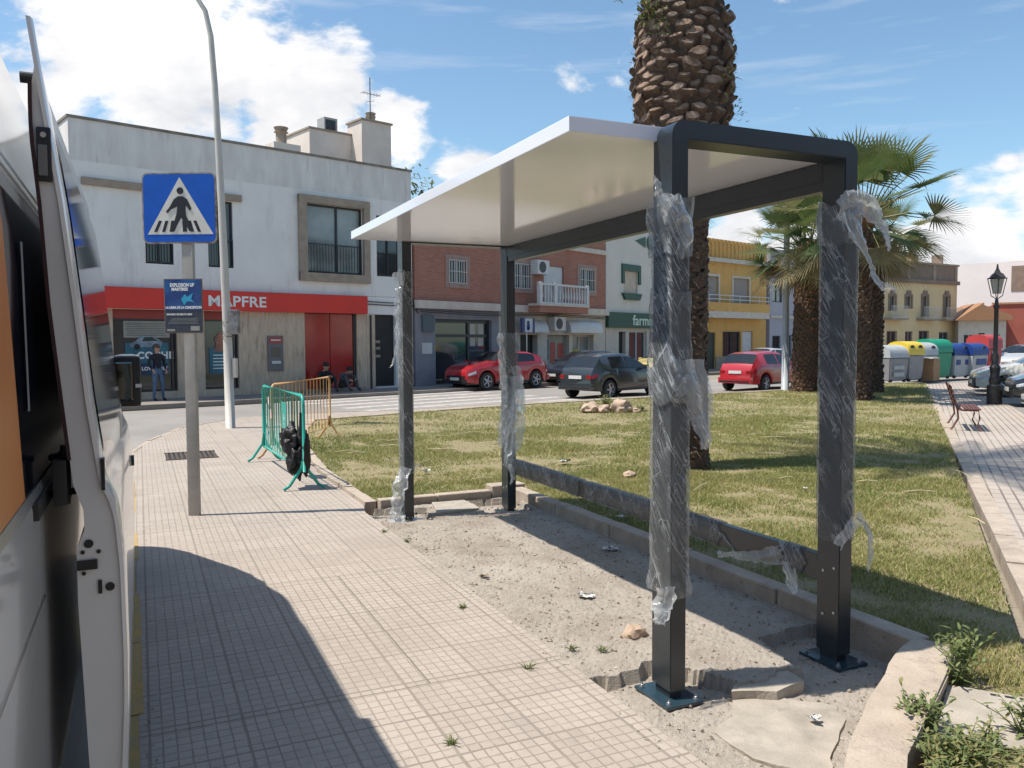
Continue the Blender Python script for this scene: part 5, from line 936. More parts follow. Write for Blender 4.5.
for (px_, Yd), lb, lm, bmn, w_, h_, hl, stk in c_: container(atY(px_, Yd), lb, lm, bmn, w_, h_, hl, stk)
rc = container(atY(984, 40.2), 'red clothing bank container with a big white mark', m_brd, m_brd, 1.2, 2.0, 0, None, False); obj('white_mark', prism(B(), [(-.38, .75), (-.2, 1.62), (.12, 1.62), (.25, .8), (.08, .5), (-.02, 1.2), (-.12, .6)], 0, .02), m_frame_w, rc, rot=(R(90), 0, 0), loc=(0, -.55, 0))
cbx = thing('cardboard_box', 'brown cardboard boxes stacked before the green container', 'box', (*atY(930, 35.6), 0), .3); obj('box_body', box(B(), -.35, .3, -.3, .3, 0, .95, .01), mat('cardboard', (.36, .22, .12), (.3, .18, .1), 4, .9), cbx); obj('lid_flap', box(B(), -.5, .2, -.32, .28, .96, 1.0), m_frame_w, cbx)
# sleeping-policeman cover and litter
tag(obj('manhole_cover', (lambda bm: (prism(bm, [(3.63, 2.76), (4.2, 2.02), (3.75, 1.65), (3.12, 2.42)], -.03, .034), bm)[-1])(B()), m_cem), 'pale concrete utility cover slab among the weeds', 'cover')
bm = B()
for k in range(3): prism(bm, [(3.705 + k * .040, 2.585 - k * .046), (3.72 + k * .040, 2.60 - k * .046), (3.745 + k * .040, 2.567 - k * .046), (3.73 + k * .040, 2.552 - k * .046)], .0346, .036)
tag(obj('cover_slot', bm, m_black, bpy.data.objects['manhole_cover']))
m_lit = mat('white_litter', (.65, .65, .63), (.55, .55, .52), 8, .7)
def litter(x, y, z, s, seed, lb, m=m_lit, cat='litter'):
    V = []; F = []; n = 7
    for j in range(n):
        for i in range(n): a, b = i / (n - 1) - .5, j / (n - 1) - .5; V.append((a * s * 1.1 + noise.noise(Vector((a * 4, b * 4, seed))) * s * .7, b * s * .7 + noise.noise(Vector((a * 4, b * 4, seed + 5))) * s * .7, .006 + s * .5 * abs(noise.noise(Vector((a * 5, b * 5, seed + 9))))))
    for j in range(n - 1):
        for i in range(n - 1): F.append((j * n + i, j * n + i + 1, (j + 1) * n + i + 1, (j + 1) * n + i))
    tag(obj('litter', (V, F), m, None, smooth=True, loc=(x, y, z), rot=(0, 0, seed)), lb, cat, 'litter on the ground')
litter(5.41, 10.16, .06, .13, 1, 'white paper scrap on the grass right of the far right post'); litter(3.4, 10.24, .06, .09, 2, 'white cup scrap on the grass between the two far posts'); litter(3.57, 5.88, 0, .10, 3, 'torn white wrapper in the shelter shadow on the gravel'); litter(2.88, 2.88, -.05, .05, 4, 'tiny white scrap on the flat cement slab', ); litter(2.75, 4.85, 0, .10, 5, 'pale flat wrapper on the sunlit gravel behind the front left post'); litter(2.3, 5.6, 0, .05, 6, 'small curled dry leaf on the gravel near the pavement', mat('dry_leaf', (.30, .2, .12), None, 9, .8)); litter(6.9, 7.1, .06, .05, 7, 'white scrap on the grass right of the front right post'); litter(4.2, 6.7, .06, .07, 8, 'crumpled white litter on the grass beyond the kerb')
# stones
m_rock = mat('pink_beige_rock', (.48, .36, .27), (.36, .26, .19), 5, .9, .5, 20)
def rock(x, y, z, r, seed, lb, g=None): bm = B(); blob(bm, (0, 0, 0), r, seed, 3, .45, 1.6); tag(obj('rock', bm, m_rock, None, smooth='auto', loc=(x, y, z)), lb, 'rock', g or 'rocks on the grass')
rock(10.05, 17.5, .12, (.25, .2, .15), 11, 'large pale rock, left one of the rock pile on the grass'); rock(10.3, 17.3, .09, (.2, .16, .12), 12, 'flat pale rock lying in the middle of the rock pile'); rock(10.7, 17.1, .14, (.27, .22, .19), 13, 'biggest brown rock at the right of the rock pile'); rock(11.0, 16.95, .06, (.12, .11, .08), 14, 'small rock at the right end of the rock pile'); rock(5.66, 8.87, .05, (.09, .07, .05), 15, 'small reddish stone on the grass left of the palm'); rock(2.66, 4.1, .0, (.07, .06, .06), 16, 'brown lump of broken cement behind the front left post')
for k in range(60):
    x, y = rng.uniform(2.12, 3.7), rng.uniform(2.6, 7.8)
    if inpoly(np.array([x]), np.array([y]), lowpoly)[0]: z = -.075
    else: z = -.004
    if k < 46:
        if k == 0: pm = B(); PB_ = pm
        blob(PB_, (x, y, z), tuple(rng.uniform(.005, .014, 3)), k, 1, .4)
tag(obj('pebbles', PB_, mat('pebble_mix', (.42, .36, .30), (.26, .2, .16), 20, .9), None, smooth=True), 'loose pebbles scattered over the gravel pad', 'pebbles', kind='stuff')
# ---------------------------------------------------------------- weeds
m_leaf = mat('weed_leaf', (.13, .18, .05), (.22, .25, .10), 14, .6); m_leaf2 = mat('weed_leaf_dry', (.32, .28, .12), (.22, .22, .08), 14, .7)
def leafmat(m):
    t, ns, lk, bs = nodes(m); tr = ns.new('ShaderNodeBsdfTranslucent'); lk.new(bs.inputs['Base Color'].links[0].from_socket, tr.inputs[0]); ms = ns.new('ShaderNodeMixShader'); ms.inputs[0].default_value = .35
    lk.new(bs.outputs[0], ms.inputs[1]); lk.new(tr.outputs[0], ms.inputs[2]); lk.new(ms.outputs[0], ns['Material Output'].inputs[0])
leafmat(m_leaf); leafmat(m_leaf2)
def leaf(V, F, M, p, d, L, w, droop, mi):
    d = d.normalized(); s = d.cross(Vector((0, 0, 1)))
    s = s.normalized() if s.length > .01 else Vector((1, 0, 0)); b = len(V); q = p.copy(); 
    for k, (t, ww) in enumerate(((0, .15), (.3, 1), (.65, .8), (1, .05))):
        c = p + d * L * t + Vector((0, 0, -droop * L * t * t)); V.append(tuple(c - s * w * ww)); V.append(tuple(c + s * w * ww))
    for k in range(3): a = b + 2 * k; F.append((a, a + 1, a + 3, a + 2)); M.append(mi)
def weed(name, label, x, y, z, H, spread, nst, nl, Lf, wf, cat='plant', group=None, seed=0, dry=.28):
    r = random.Random(seed); V, F, M = [], [], []; st = B()
    for s in range(int(nst * 1.4)):
        a = r.uniform(0, 6.28); h = H * r.uniform(.45, 1); rr = spread * r.uniform(.1, 1); b0 = Vector((x + r.uniform(-.3, .3) * spread, y + r.uniform(-.3, .3) * spread, z)); tip = b0 + Vector((math.cos(a) * rr, math.sin(a) * rr, h)); mid = b0.lerp(tip, .5) + Vector((0, 0, h * .15)); tube(st, [b0, mid, tip], [.0035, .0025, .001], 4, False)
        for k in range(nl):
            t = (k + 1) / nl; p = (b0.lerp(mid, t * 2) if t < .5 else mid.lerp(tip, t * 2 - 1)); aa = r.uniform(0, 6.28); leaf(V, F, M, p, Vector((math.cos(aa), math.sin(aa), r.uniform(.1, 1.4))), Lf * r.uniform(.5, 1.2) * (1.2 - .6 * t), wf * r.uniform(.35, .75), r.uniform(.1, .7), 0 if r.random() > dry else 1)
    t = thing(name, label, cat, (0, 0, 0), 0, group); o = obj('leaves', (V, F), [m_leaf, m_leaf2], t); o.data.polygons.foreach_set('material_index', M); obj('stem', st, m_leaf, t)
    return t
WG = 'weeds growing at the kerb corner'
weed('weed_plant', 'leafy green weed clump at the bottom edge beside the slanted kerb', 2.98, 2.22, -.02, .19, .20, 34, 9, .07, .011, group=WG, seed=1)
weed('weed_plant', 'dense low weeds in front of the concrete cover', 3.16, 2.28, -.02, .15, .22, 34, 8, .07, .012, group=WG, seed=2)
weed('weed_plant', 'bright upright weed against the outer face of the slanted kerb', 3.14, 2.50, .0, .20, .12, 20, 8, .07, .014, group=WG, seed=3, dry=.03)
weed('weed_plant', 'tall thin weed at the outer corner of the kerb', 3.72, 2.78, .02, .28, .16, 14, 8, .09, .014, group=WG, seed=4, dry=.03)
weed('weed_plant', 'feathery weed growing at the right of the kerb corner', 4.0, 3.0, .02, .2, .14, 12, 8, .08, .01, group=WG, seed=5)
weed('weed_plant', 'scattered weeds at the bottom right corner of the view', 3.50, 2.22, .02, .17, .2, 26, 8, .08, .012, group=WG, seed=6)
weed('weed_plant', 'low weeds spreading left at the bottom of the kerb', 2.82, 2.13, -.04, .18, .12, 20, 8, .07, .012, group=WG, seed=7)
weed('weed_plant', 'small green weed beside the rock pile', 10.7, 17.8, .02, .42, .3, 22, 10, .14, .03, group='small weeds', seed=8)
weed('weed_plant', 'low weed right of the rock pile', 11.3, 17.2, .02, .2, .25, 14, 8, .12, .025, group='small weeds', seed=9)
for k, (x, y, lb) in enumerate(((2.02, 7.35, 'tuft of grass in the pavement joint near the far left post'), (2.1, 6.9, 'small tuft on the gravel edge near the far left post'), (1.9, 5.0, 'tuft sprouting along the pavement edge beside the gravel'), (2.2, 4.05, 'sparse tuft on the gravel left of the front left post'), (1.85, 3.9, 'dry tuft on the pavement border'), (2.35, 3.95, 'tiny bright tuft just behind the front left post'), (1.2, 3.3, 'moss tuft in a pavement joint'), (7.0, 8.9, 'tuft at the foot of the near palm trunk'))):
    weed('grass_tuft', lb, x, y, .0, .03 if k != 7 else .14, .05 if k != 7 else .12, 10, 4, .022 if k != 7 else .07, .0022, 'grass tuft', 'grass tufts in joints', 20 + k)
V, F = [], []
for k in range(4200):
    x, y = rng.uniform(2.10, 3.78), rng.uniform(2.35, 8.3)
    if y < 2.42 + (x - 2.6) * .62: continue
    z = -.076 if inpoly(np.array([x]), np.array([y]), lowpoly)[0] else -.006
    s = float(rng.gamma(2.2, .0022)) + .0015; b = len(V); sq = rng.uniform(.5, 1.2, 3) * s
    V += [(x + sq[0], y, z), (x - sq[0], y + s * .3, z), (x, y + sq[1], z), (x + s * .3, y - sq[1], z), (x, y, z + sq[2] * .8), (x, y, z - s)]
    F += [(b, b + 2, b + 4), (b + 2, b + 1, b + 4), (b + 1, b + 3, b + 4), (b + 3, b, b + 4), (b + 2, b, b + 5), (b + 1, b + 2, b + 5), (b + 3, b + 1, b + 5), (b, b + 3, b + 5)]
tag(obj('gravel', (V, F), [mat('gravel_grain', (.50, .44, .38), (.17, .14, .12), 45, .9, thr=(.42, .58))]), 'fine loose gravel on the shelter pad', 'gravel', kind='stuff')
bm = B(); V, F, M = [], [], []
for k in range(70):
    y = rng.uniform(2.3, 9); leaf(V, F, M, Vector((.0 + rng.normal(0, .012), y, 0)), Vector((rng.normal(), rng.normal(), .6)), rng.uniform(.01, .035), .003, .3, 0)
for k in range(60):
    y = rng.choice([2.9, 4.1, 5.4, 6.3]) + rng.normal(0, .25); leaf(V, F, M, Vector((2.02 + rng.normal(0, .03), y, 0)), Vector((rng.normal(), rng.normal(), .6)), rng.uniform(.01, .03), .003, .3, 0)
o = obj('joint_moss', (V, F), m_leaf); tag(o, 'sparse green sprouts in the kerb joints', 'sprouts', kind='stuff')
# dry stalks on the grass
bm = B()
for k in range(40):
    x, y = (rng.uniform(2.6, 5.5), rng.uniform(9, 15)) if k < 26 else (rng.uniform(4.3, 12), rng.uniform(4, 14)); a = rng.uniform(-.5, 1.2); L_ = rng.uniform(.15, .6); tube(bm, [(x, y, .07), (x + L_ * .5 * math.cos(a), y + L_ * .5 * math.sin(a), .085), (x + L_ * math.cos(a), y + L_ * math.sin(a), .07)], .006, 4)
tag(obj('dry_stalks', bm, mat('straw', (.50, .42, .26), None, 8, .8)), 'dry straw stalks lying scattered on the grass', 'straw', kind='stuff')
# ---------------------------------------------------------------- palms
m_boot = mat('palm_boot', (.125, .08, .052), (.065, .042, .03), 9, .9, .5, 40); layer(m_boot, (.26, .185, .125), 14, (.56, .7), fac=.7); m_cut = mat('palm_cut_face', (.34, .245, .18), (.14, .08, .05), 8, .85, .5, 50); m_fib = mat('palm_fibre', (.20, .085, .04), (.12, .055, .03), 14, .95, .6, 50); m_tr = mat('palm_trunk_core', (.075, .052, .036), (.05, .034, .024), 8, .95, .6, 30)
def trunk(parent, prof, step, bl, bw, out, seed, cutm, spiky=0, boots=True):
    """tapered trunk covered by a spiral of leaf-base stubs"""
    zs = [p[0] for p in prof]; rs = [p[1] for p in prof]; bm = B(); z = zs[0]; seg = 20; rings = []
    for z in np.arange(zs[0], zs[-1] + .001, .12):
        r0 = float(np.interp(z, zs, rs)); rings.append((r0, float(z)))
    lathe(bm, rings, seg)
    for v in bm.verts: n_ = noise.noise(Vector((v.co.x * 4, v.co.y * 4, v.co.z * 3 + seed))); v.co.x *= 1 + n_ * .10; v.co.y *= 1 + n_ * .10
    tk = obj('trunk', bm, m_tr, parent, smooth=True)
    r = random.Random(seed); V, F, M = [], [], []; z = zs[0]; k = 0
    while z < zs[-1]:
        rad = float(np.interp(z, zs, rs)); a = k * 2.39996; n_around = max(5, 2 * math.pi * rad / bw); z += step / n_around; k += 1
        d = Vector((math.cos(a), math.sin(a), 0)); t = Vector((-d.y, d.x, 0)); L_ = bl * r.uniform(.55, 1.4); w = bw * r.uniform(.32, .62); o_ = out * r.uniform(.3, 1.6); z_j = r.uniform(-.35, .35) * step; c = d * (rad * .96) + Vector((0, 0, z + z_j)); b = len(V)
        if bw > .2:
            # broad lens-shaped cut leaf bases that face outwards and a little up
            t = (t + d * r.uniform(-.25, .25) + Vector((0, 0, r.uniform(-.22, .22)))).normalized(); n_ = (d + Vector((0, 0, r.uniform(.15, .75)))).normalized(); u_ = t.cross(n_) * -1 if t.cross(n_).z < 0 else t.cross(n_); hh = L_ * r.uniform(.22, .42); w *= .92; m6 = 8; tipc = c + n_ * o_ * 1.5 + Vector((0, 0, L_ * .1)); root = c - d * .04 - Vector((0, 0, L_ * .45))
            for cc_, sc in ((root, .75), (tipc - n_ * .012, 1.0), (tipc, .80)):
                for q in range(m6): an = 2 * math.pi * q / m6; V.append(tuple(cc_ + t * w * sc * math.cos(an) * (1 + .12 * math.sin(q * 9.1 + k)) + u_ * hh * sc * math.sin(an)))
            for rg in (0, 1):
                for q in range(m6): F.append((b + rg * m6 + q, b + rg * m6 + (q + 1) % m6, b + (rg + 1) * m6 + (q + 1) % m6, b + (rg + 1) * m6 + q)); M.append(0)
            F.append(tuple(b + 2 * m6 + q for q in range(m6))); M.append(1)
            continue
        tip = c + d * o_ + Vector((0, 0, L_ * .75)); thick = L_ * r.uniform(.22, .34); tw = r.uniform(-.25, .25) * w
        ring0 = [c - t * w - Vector((0, 0, L_ * .2)), c + d * .02 - Vector((0, 0, L_ * .42)), c + t * w - Vector((0, 0, L_ * .2)), c + Vector((0, 0, L_ * .5))]
        ring1 = [tip - t * w * .72 + Vector((0, 0, tw)), tip + d * .015 - Vector((0, 0, thick)), tip + t * w * .72 - Vector((0, 0, tw)), tip - d * .02 + Vector((0, 0, thick * .8))]
        V += [tuple(p) for p in ring0 + ring1]
        for i in range(4): F.append((b + i, b + (i + 1) % 4, b + 4 + (i + 1) % 4, b + 4 + i)); M.append(0)
        F.append((b + 4, b + 5, b + 6, b + 7)); M.append(1)
        if spiky and r.random() < spiky:
            b = len(V); q = c + d * .04; e = q + d * r.uniform(.04, .12) * 1.4 + Vector((0, 0, r.uniform(-.12, .08))); V += [tuple(q - t * .012), tuple(q + t * .012), tuple(e)]; F.append((b, b + 1, b + 2)); M.append(0)
    bt = obj('leaf_stubs', (V, F), [m_boot, cutm], tk); bt.data.polygons.foreach_set('material_index', M); return tk
P1 = thing('date_palm', 'near palm with a swollen scaly pineapple-shaped trunk top', 'palm tree', (6.77, 9.3, 0), 0)
trunk(P1, [(-.05, .40), (.3, .36), (1.5, .34), (3.3, .345), (4.1, .40)], .07, .07, .17, .022, 1, m_boot, .8)
hd = [(4.0, .38), (4.35, .53), (4.7, .60), (5.1, .64), (5.5, .64), (5.9, .59), (6.25, .50), (6.5, .42)]
trunk(P1, hd, .115, .17, .25, .050, 2, m_cut, .5)
V, F = [], []; r_ = random.Random(3)
for k in range(2600):
    a = r_.uniform(0, 6.28); z = r_.uniform(4.1, 6.5); rr = float(np.interp(z, [p[0] for p in hd], [p[1] for p in hd])) + r_.uniform(0, .07); d = Vector((math.cos(a), math.sin(a), 0)); t_ = Vector((-d.y, d.x, 0)); q = d * rr + Vector((0, 0, z)); e = q + t_ * r_.uniform(-.08, .08) + d * r_.uniform(-.01, .05) + Vector((0, 0, r_.uniform(-.12, .06))); b = len(V); V += [tuple(q - Vector((0, 0, .004))), tuple(q + Vector((0, 0, .004))), tuple(e)]; F.append((b, b + 1, b + 2))
fo = obj('trunk_fibre', (V, F), m_fib, P1); fo['kind'] = 'stuff'
fb = B(); lathe(fb, [(.40, 6.3), (.43, 6.5), (.40, 6.8), (.30, 7.3), (.2, 7.8)], 18)
for v in fb.verts: v.co += Vector((noise.noise(v.co * 6), noise.noise(v.co * 6 + Vector((4, 0, 0))), 0)) * .08
r_ = random.Random(5)
for k in range(170):
    a = r_.uniform(0, 6.28); z = r_.uniform(6.25, 7.6); L_ = r_.uniform(.1, .35); rr = .38; tube(fb, [(rr * math.cos(a), rr * math.sin(a), z), ((rr + L_ * .45) * math.cos(a), (rr + L_ * .45) * math.sin(a), z + L_)], [.028, .008], 4)
obj('fibre_crown', fb, m_fib, P1)
m_frond = mat('frond_green', (.07, .125, .03), (.11, .15, .045), 5, .55); leafmat(m_frond); m_frond2 = mat('frond_dry', (.28, .23, .12), (.20, .17, .08), 5, .7); leafmat(m_frond2)
def feather(a, elev, L_, seed):
    r = random.Random(seed); V, F, M = [], [], []; pts = []; p = Vector((math.cos(a) * .25, math.sin(a) * .25, 7.5)); e = elev; n = 16
    for k in range(n + 1): pts.append(p.copy()); d = Vector((math.cos(a) * math.cos(e), math.sin(a) * math.cos(e), math.sin(e))); p += d * L_ / n; e -= .085
    for k in range(1, n):
        for j in range(4):
            q = pts[k].lerp(pts[k + 1], j / 4); d = (pts[k + 1] - pts[k]).normalized(); s = d.cross(Vector((0, 0, 1))).normalized()
            for sg in (-1, 1): leaf(V, F, M, q, (s * sg + d * .7 + Vector((0, 0, r.uniform(.0, .35)))), .38 * math.sin(math.pi * (k / n * .8 + .15)), .014, .15, 0)
    o = obj('frond', (V, F), [m_frond], P1); sb = tube(B(), pts, [.03 - .0017 * k for k in range(n + 1)], 5); obj('stalk', sb, m_frond, o)
for k in range(26): feather(k * 2.4, [1.35, 1.1, .9, .7][k % 4], 2.9 + .3 * (k % 3), k)
# weeds growing on the swollen head
def headweed(dx, dy, z, n, L_, seed):
    r = random.Random(seed); V, F, M = [], [], []
    for k in range(n): leaf(V, F, M, Vector((dx + r.uniform(-.12, .12), dy + r.uniform(-.1, .1), z + r.uniform(-.2, .2))), Vector((dx + r.uniform(-.5, .5), dy + r.uniform(-.5, .5), r.uniform(.0, 1))), L_ * r.uniform(.5, 1), .014, .5, 0)
    obj('sprouting_weed', (V, F), [m_leaf], P1)
headweed(-.62, -.10, 6.05, 90, .13, 3); headweed(-.57, -.32, 5.85, 60, .11, 4); headweed(.15, -.72, 5.0, 22, .12, 5); headweed(.45, -.55, 4.75, 26, .10, 7); headweed(.02, -.66, 6.3, 24, .12, 8)
# fan palms
def fan_leaf(a, e, L_, R_, seed, m):
    r = random.Random(seed); V, F, M = [], [], []; d = Vector((math.cos(a) * math.cos(e), math.sin(a) * math.cos(e), math.sin(e))); base = Vector((math.cos(a) * .12, math.sin(a) * .12, 0)); mid = base + d * L_ * .6; hub = base + d * L_ + Vector((0, 0, -.12 * L_ * math.cos(e)))
    s = Vector((-math.sin(a), math.cos(a), 0)); dd = (hub - mid).normalized(); nrm = s.cross(dd).normalized(); tw = r.uniform(-.5, .5); s2 = s * math.cos(tw) + nrm * math.sin(tw); n = 34
    for k in range(n):
        th = R(-105 + 210 * k / (n - 1)); v = dd * math.cos(th) + s2 * math.sin(th); v = (v - nrm * .15 * abs(math.sin(th))).normalized(); Lk_ = R_ * (1 - .22 * abs(th) / 2) * r.uniform(.88, 1.05); b = len(V); wd = v.cross(nrm).normalized(); j1 = hub + v * Lk_ * .42; j2 = hub + v * Lk_ * .80 - Vector((0, 0, .02 * Lk_)); j3 = hub + v * Lk_ * 1.05 - Vector((0, 0, r.uniform(.03, .16) * Lk_)); w1 = .028 * Lk_
        V += [tuple(hub), tuple(j1 - wd * w1), tuple(j1 + wd * w1), tuple(j2 - wd * w1 * .6), tuple(j2 + wd * w1 * .6), tuple(j3)]; F += [(b, b + 1, b + 2), (b + 1, b + 3, b + 4, b + 2), (b + 3, b + 5, b + 4)]
    return V, F, [base, mid, hub]
def fan_palm(label, x, y, prof, zc, n, L0, R0, seed, sc=1):
    t = thing('fan_palm', label, 'palm tree', (x, y, 0), 0, 'fan palms on the grass island'); trunk(t, prof, .11, .12, .15, .045, seed, m_fib if seed == 3 else m_boot, .8)
    r = random.Random(seed); cr = obj('crown_fibre', blob(B(), (0, 0, zc), (.32, .32, .45), seed), m_fib, t, smooth=True)
    for k in range(n):
        a = k * 2.39996 + r.uniform(-.2, .2); f = k / (n - 1); e = R(86 - 124 * f) + r.uniform(-.12, .12); dry = f > .86; V, F, st = fan_leaf(a, e, L0 * r.uniform(.85, 1.1) * (.75 + .35 * math.sin(math.pi * min(1, f * 1.2))), R0 * r.uniform(.85, 1.1), seed * 100 + k, None)
        V = [(v[0], v[1], v[2] + zc) for v in V]; o = obj('frond', (V, F), m_frond2 if dry else m_fl[k % 3], t); obj('stalk', tube(B(), [Vector(p) + Vector((0, 0, zc)) for p in st], [.025, .018, .012], 5), m_fl[1], o)
    return t
m_fl = []
for k, (c1, c2) in enumerate((((.085, .125, .04), (.135, .17, .06)), ((.16, .175, .07), (.24, .23, .11)), ((.055, .095, .03), (.09, .13, .045)))): m_ = mat('fan_frond_green', c1, c2, 4, .5); leafmat(m_); m_fl.append(m_)
fan_palm('fan palm with a thick reddish trunk, left of the front right shelter post', 20.75, 21.4, [(-.05, .50), (.4, .44), (1.5, .42), (3, .39), (4.1, .37), (4.5, .30)], 4.75, 50, 1.5, 1.12, 3)
fan_palm('tall fan palm just right of the front right shelter post, nearest of the right pair', 19.15, 17.6, [(-.05, .36), (.4, .30), (2, .27), (4, .27), (4.9, .26)], 5.2, 46, 1.8, 1.25, 4)
fan_palm('second fan palm trunk behind and right of the tall one', 22.35, 20.0, [(-.05, .34), (.4, .29), (2, .26), (4, .26), (4.8, .24)], 4.9, 22, 1.2, 1.0, 6)
# ---------------------------------------------------------------- cars
m_cglass = mat('car_glass', (.012, .015, .018), (.018, .02, .025), 2, .05, spec=.7); m_lens = mat('headlight_lens', (.6, .62, .63), (.3, .32, .33), 20, .08); m_tail = mat('tail_lens', (.30, .012, .012), (.22, .01, .01), 20, .12); m_plw = mat('number_plate', (.66, .66, .64), None, 9, .4)
def carpaint(nm, c): return mat(nm, c, tuple(x * .95 for x in c), 1, .22, 0, coat=.8, spec=.5)
TY = {
 'hatch': dict(L=4.05, W=1.72, R=.31, xf=.80, xr=3.28, top=[(0, .62), (.05, .72), (.4, .86), (.95, .98), (1.15, 1.02), (1.85, 1.42), (2.3, 1.48), (3.2, 1.44), (3.55, 1.38), (3.92, .98), (4.0, .85), (4.05, .7)], belt=[(0, .60), (.5, .80), (1.1, .90), (3.6, .98), (4.05, .75)], win=[(1.25, 2.28), (2.36, 3.15)], ws=(1.2, 1.86), rw=(3.56, 3.88)),
 'suv': dict(L=4.4, W=1.83, R=.35, xf=.86, xr=3.52, top=[(0, .68), (.05, .80), (.35, .95), (1.05, 1.07), (1.25, 1.10), (2.0, 1.46), (2.5, 1.52), (3.3, 1.47), (3.8, 1.33), (4.2, 1.06), (4.35, .95), (4.4, .75)], belt=[(0, .66), (.5, .88), (1.2, .97), (3.9, 1.08), (4.4, .8)], win=[(1.4, 2.42), (2.5, 3.5)], ws=(1.3, 2.02), rw=(3.82, 4.18)),
 'sedan': dict(L=4.4, W=1.76, R=.32, xf=.85, xr=3.45, top=[(0, .60), (.05, .70), (.4, .82), (1.1, .95), (1.3, .99), (2.05, 1.38), (2.5, 1.43), (3.1, 1.38), (3.7, 1.05), (4.3, 1.0), (4.38, .9), (4.4, .7)], belt=[(0, .58), (.5, .78), (1.2, .88), (3.8, .94), (4.4, .72)], win=[(1.4, 2.45), (2.53, 3.35)], ws=(1.35, 2.05), rw=(3.15, 3.66)),
}
def car(ty, paint, label, loc, heading, group='cars parked along the street', small=False, rimm=None, plate=True, hl=True):
    q = TY[ty]; L, Wd, Rw_ = q['L'], q['W'], q['R']; t = thing('parked_car', label, 'car', loc, heading + math.pi, group)
    tx, tz = zip(*q['top']); bx, bz = zip(*q['belt'])
    def zt(x): return float(np.interp(x, tx, tz))
    def zb(x): return min(float(np.interp(x, bx, bz)), zt(x) - .01)
    def hw(x): k = abs(2 * x / L - 1); return Wd / 2 * (1 - .05 * k ** 2 - .22 * k ** 9)
    def zbot(x):
        z = .24 + .08 * (abs(2 * x / L - 1) ** 8)
        for xw in (q['xf'], q['xr']):
            r = Rw_ + .07; dx = abs(x - xw)
            if dx < r: z = max(z, Rw_ + math.sqrt(r * r - dx * dx))
        return z
    def sec(x):
        w = hw(x); b = zbot(x); be = zb(x); tp = zt(x); g = max(0, tp - be); wt = w * (.97 - .36 * min(1, g / .55)); b2 = min(b + .02, be - .05); b = min(b, be - .07)
        m1 = b + (be - b) * .45
        return [(0, b), (w * .90, b), (w * .985, b2), (w, m1), (w * .992, be - (be - b) * .2), (w * .955, be), (wt + (w * .955 - wt) * .08, be + (tp - be) * .92), (wt * .9, tp - .012), (wt * .5, tp + .004), (0, tp + .01)]
    arcs = []
    for xw in (q['xf'], q['xr']): arcs += [xw + (Rw_ + .07) * math.cos(R(a)) for a in range(0, 181, 15)]
    xs = sorted(set([round(v, 3) for v in list(np.linspace(0, L, 36)) + arcs + list(tx) if 0 <= v <= L])); bm = B(); rows = []
    for x in xs: s = sec(x); full = s + [(-y, z) for y, z in s[-2:0:-1]]; rows.append([bm.verts.new((x, y, z)) for y, z in full])
    n = len(rows[0])
    for j in range(len(rows) - 1):
        for i in range(n): bm.faces.new((rows[j][i], rows[j][(i + 1) % n], rows[j + 1][(i + 1) % n], rows[j + 1][i]))
    bm.faces.new(rows[0]); bm.faces.new(rows[-1][::-1]); bmesh.ops.recalc_face_normals(bm, faces=bm.faces); body = obj('body', bm, paint, t, smooth=True); body.data.set_sharp_from_angle(angle=R(50))
    def P_(x, v, sd, off):
        s = sec(x); k = int(min(len(s) - 2, v)); f = v - k; y = s[k][0] + (s[k + 1][0] - s[k][0]) * f; z = s[k][1] + (s[k + 1][1] - s[k][1]) * f; ny, nz = (s[k + 1][1] - s[k][1]), -(s[k + 1][0] - s[k][0]); l = math.hypot(ny, nz) or 1; return (x, sd * (y + ny / l * off), z + nz / l * off)
    def patch(name, x0, x1, v0, v1, sd, m, off=.007, parent=t, nx=10, nv=4, full=False):
        V, F = [], []
        for a in range(nx + 1):
            for c in range(nv + 1): V.append(P_(x0 + (x1 - x0) * a / nx, v0 + (v1 - v0) * c / nv, sd, off))
            if full: 
                for c in range(nv + 1): V.append(P_(x0 + (x1 - x0) * a / nx, v1 - (v1 - v0) * c / nv, -sd, off))
        k = (nv + 1) * (2 if full else 1)
        for a in range(nx):
            for c in range(k - 1): F.append((a * k + c, a * k + c + 1, (a + 1) * k + c + 1, (a + 1) * k + c))
        return obj(name, (V, F), m, parent, smooth=True)
    for sd in (1, -1):
        for x0, x1 in q['win']: patch('side_window', x0, x1, 5.12, 5.88, sd, m_cglass)
        patch('headlight', .05, .34, 3.75, 4.6, sd, m_lens) if hl else None; patch('tail_light', L - .24, L - .02, 3.9, 4.85, sd, m_tail, off=.010)
        patch('sill', q['xf'] + Rw_ + .08, q['xr'] - Rw_ - .08, 1.9, 2.25, sd, m_vdark); mr_ = box(B(), 1.35, 1.5, sd * (Wd / 2 - .02), sd * (Wd / 2 + .16), zb(1.4) + .04, zb(1.4) + .17, .02) if sd > 0 else box(B(), 1.35, 1.5, -Wd / 2 - .16, -Wd / 2 + .02, zb(1.4) + .04, zb(1.4) + .17, .02); obj('side_mirror', mr_, paint, t, smooth='auto')
    patch('windscreen', q['ws'][0], q['ws'][1], 6.05, 9, 1, m_cglass, full=True); patch('rear_window', q['rw'][0], q['rw'][1], 6.05, 9, 1, m_cglass, full=True)
    fz = zt(.05); fr = obj('front_bumper', box(B(), -.05, .12, -Wd * .36, Wd * .36, .26, .44, .03), m_vdark, t, smooth='auto'); obj('grille', box(B(), -.025, .1, -Wd * .30, Wd * .30, .48, .58, .01), m_vdark, t); rb = obj('rear_bumper', box(B(), L - .1, L + .06, -Wd * .40, Wd * .40, .30, .52, .04), paint, t, smooth='auto'); obj('bumper_trim', box(B(), L + .05, L + .066, -Wd * .36, Wd * .36, .34, .40), m_vdark, rb)
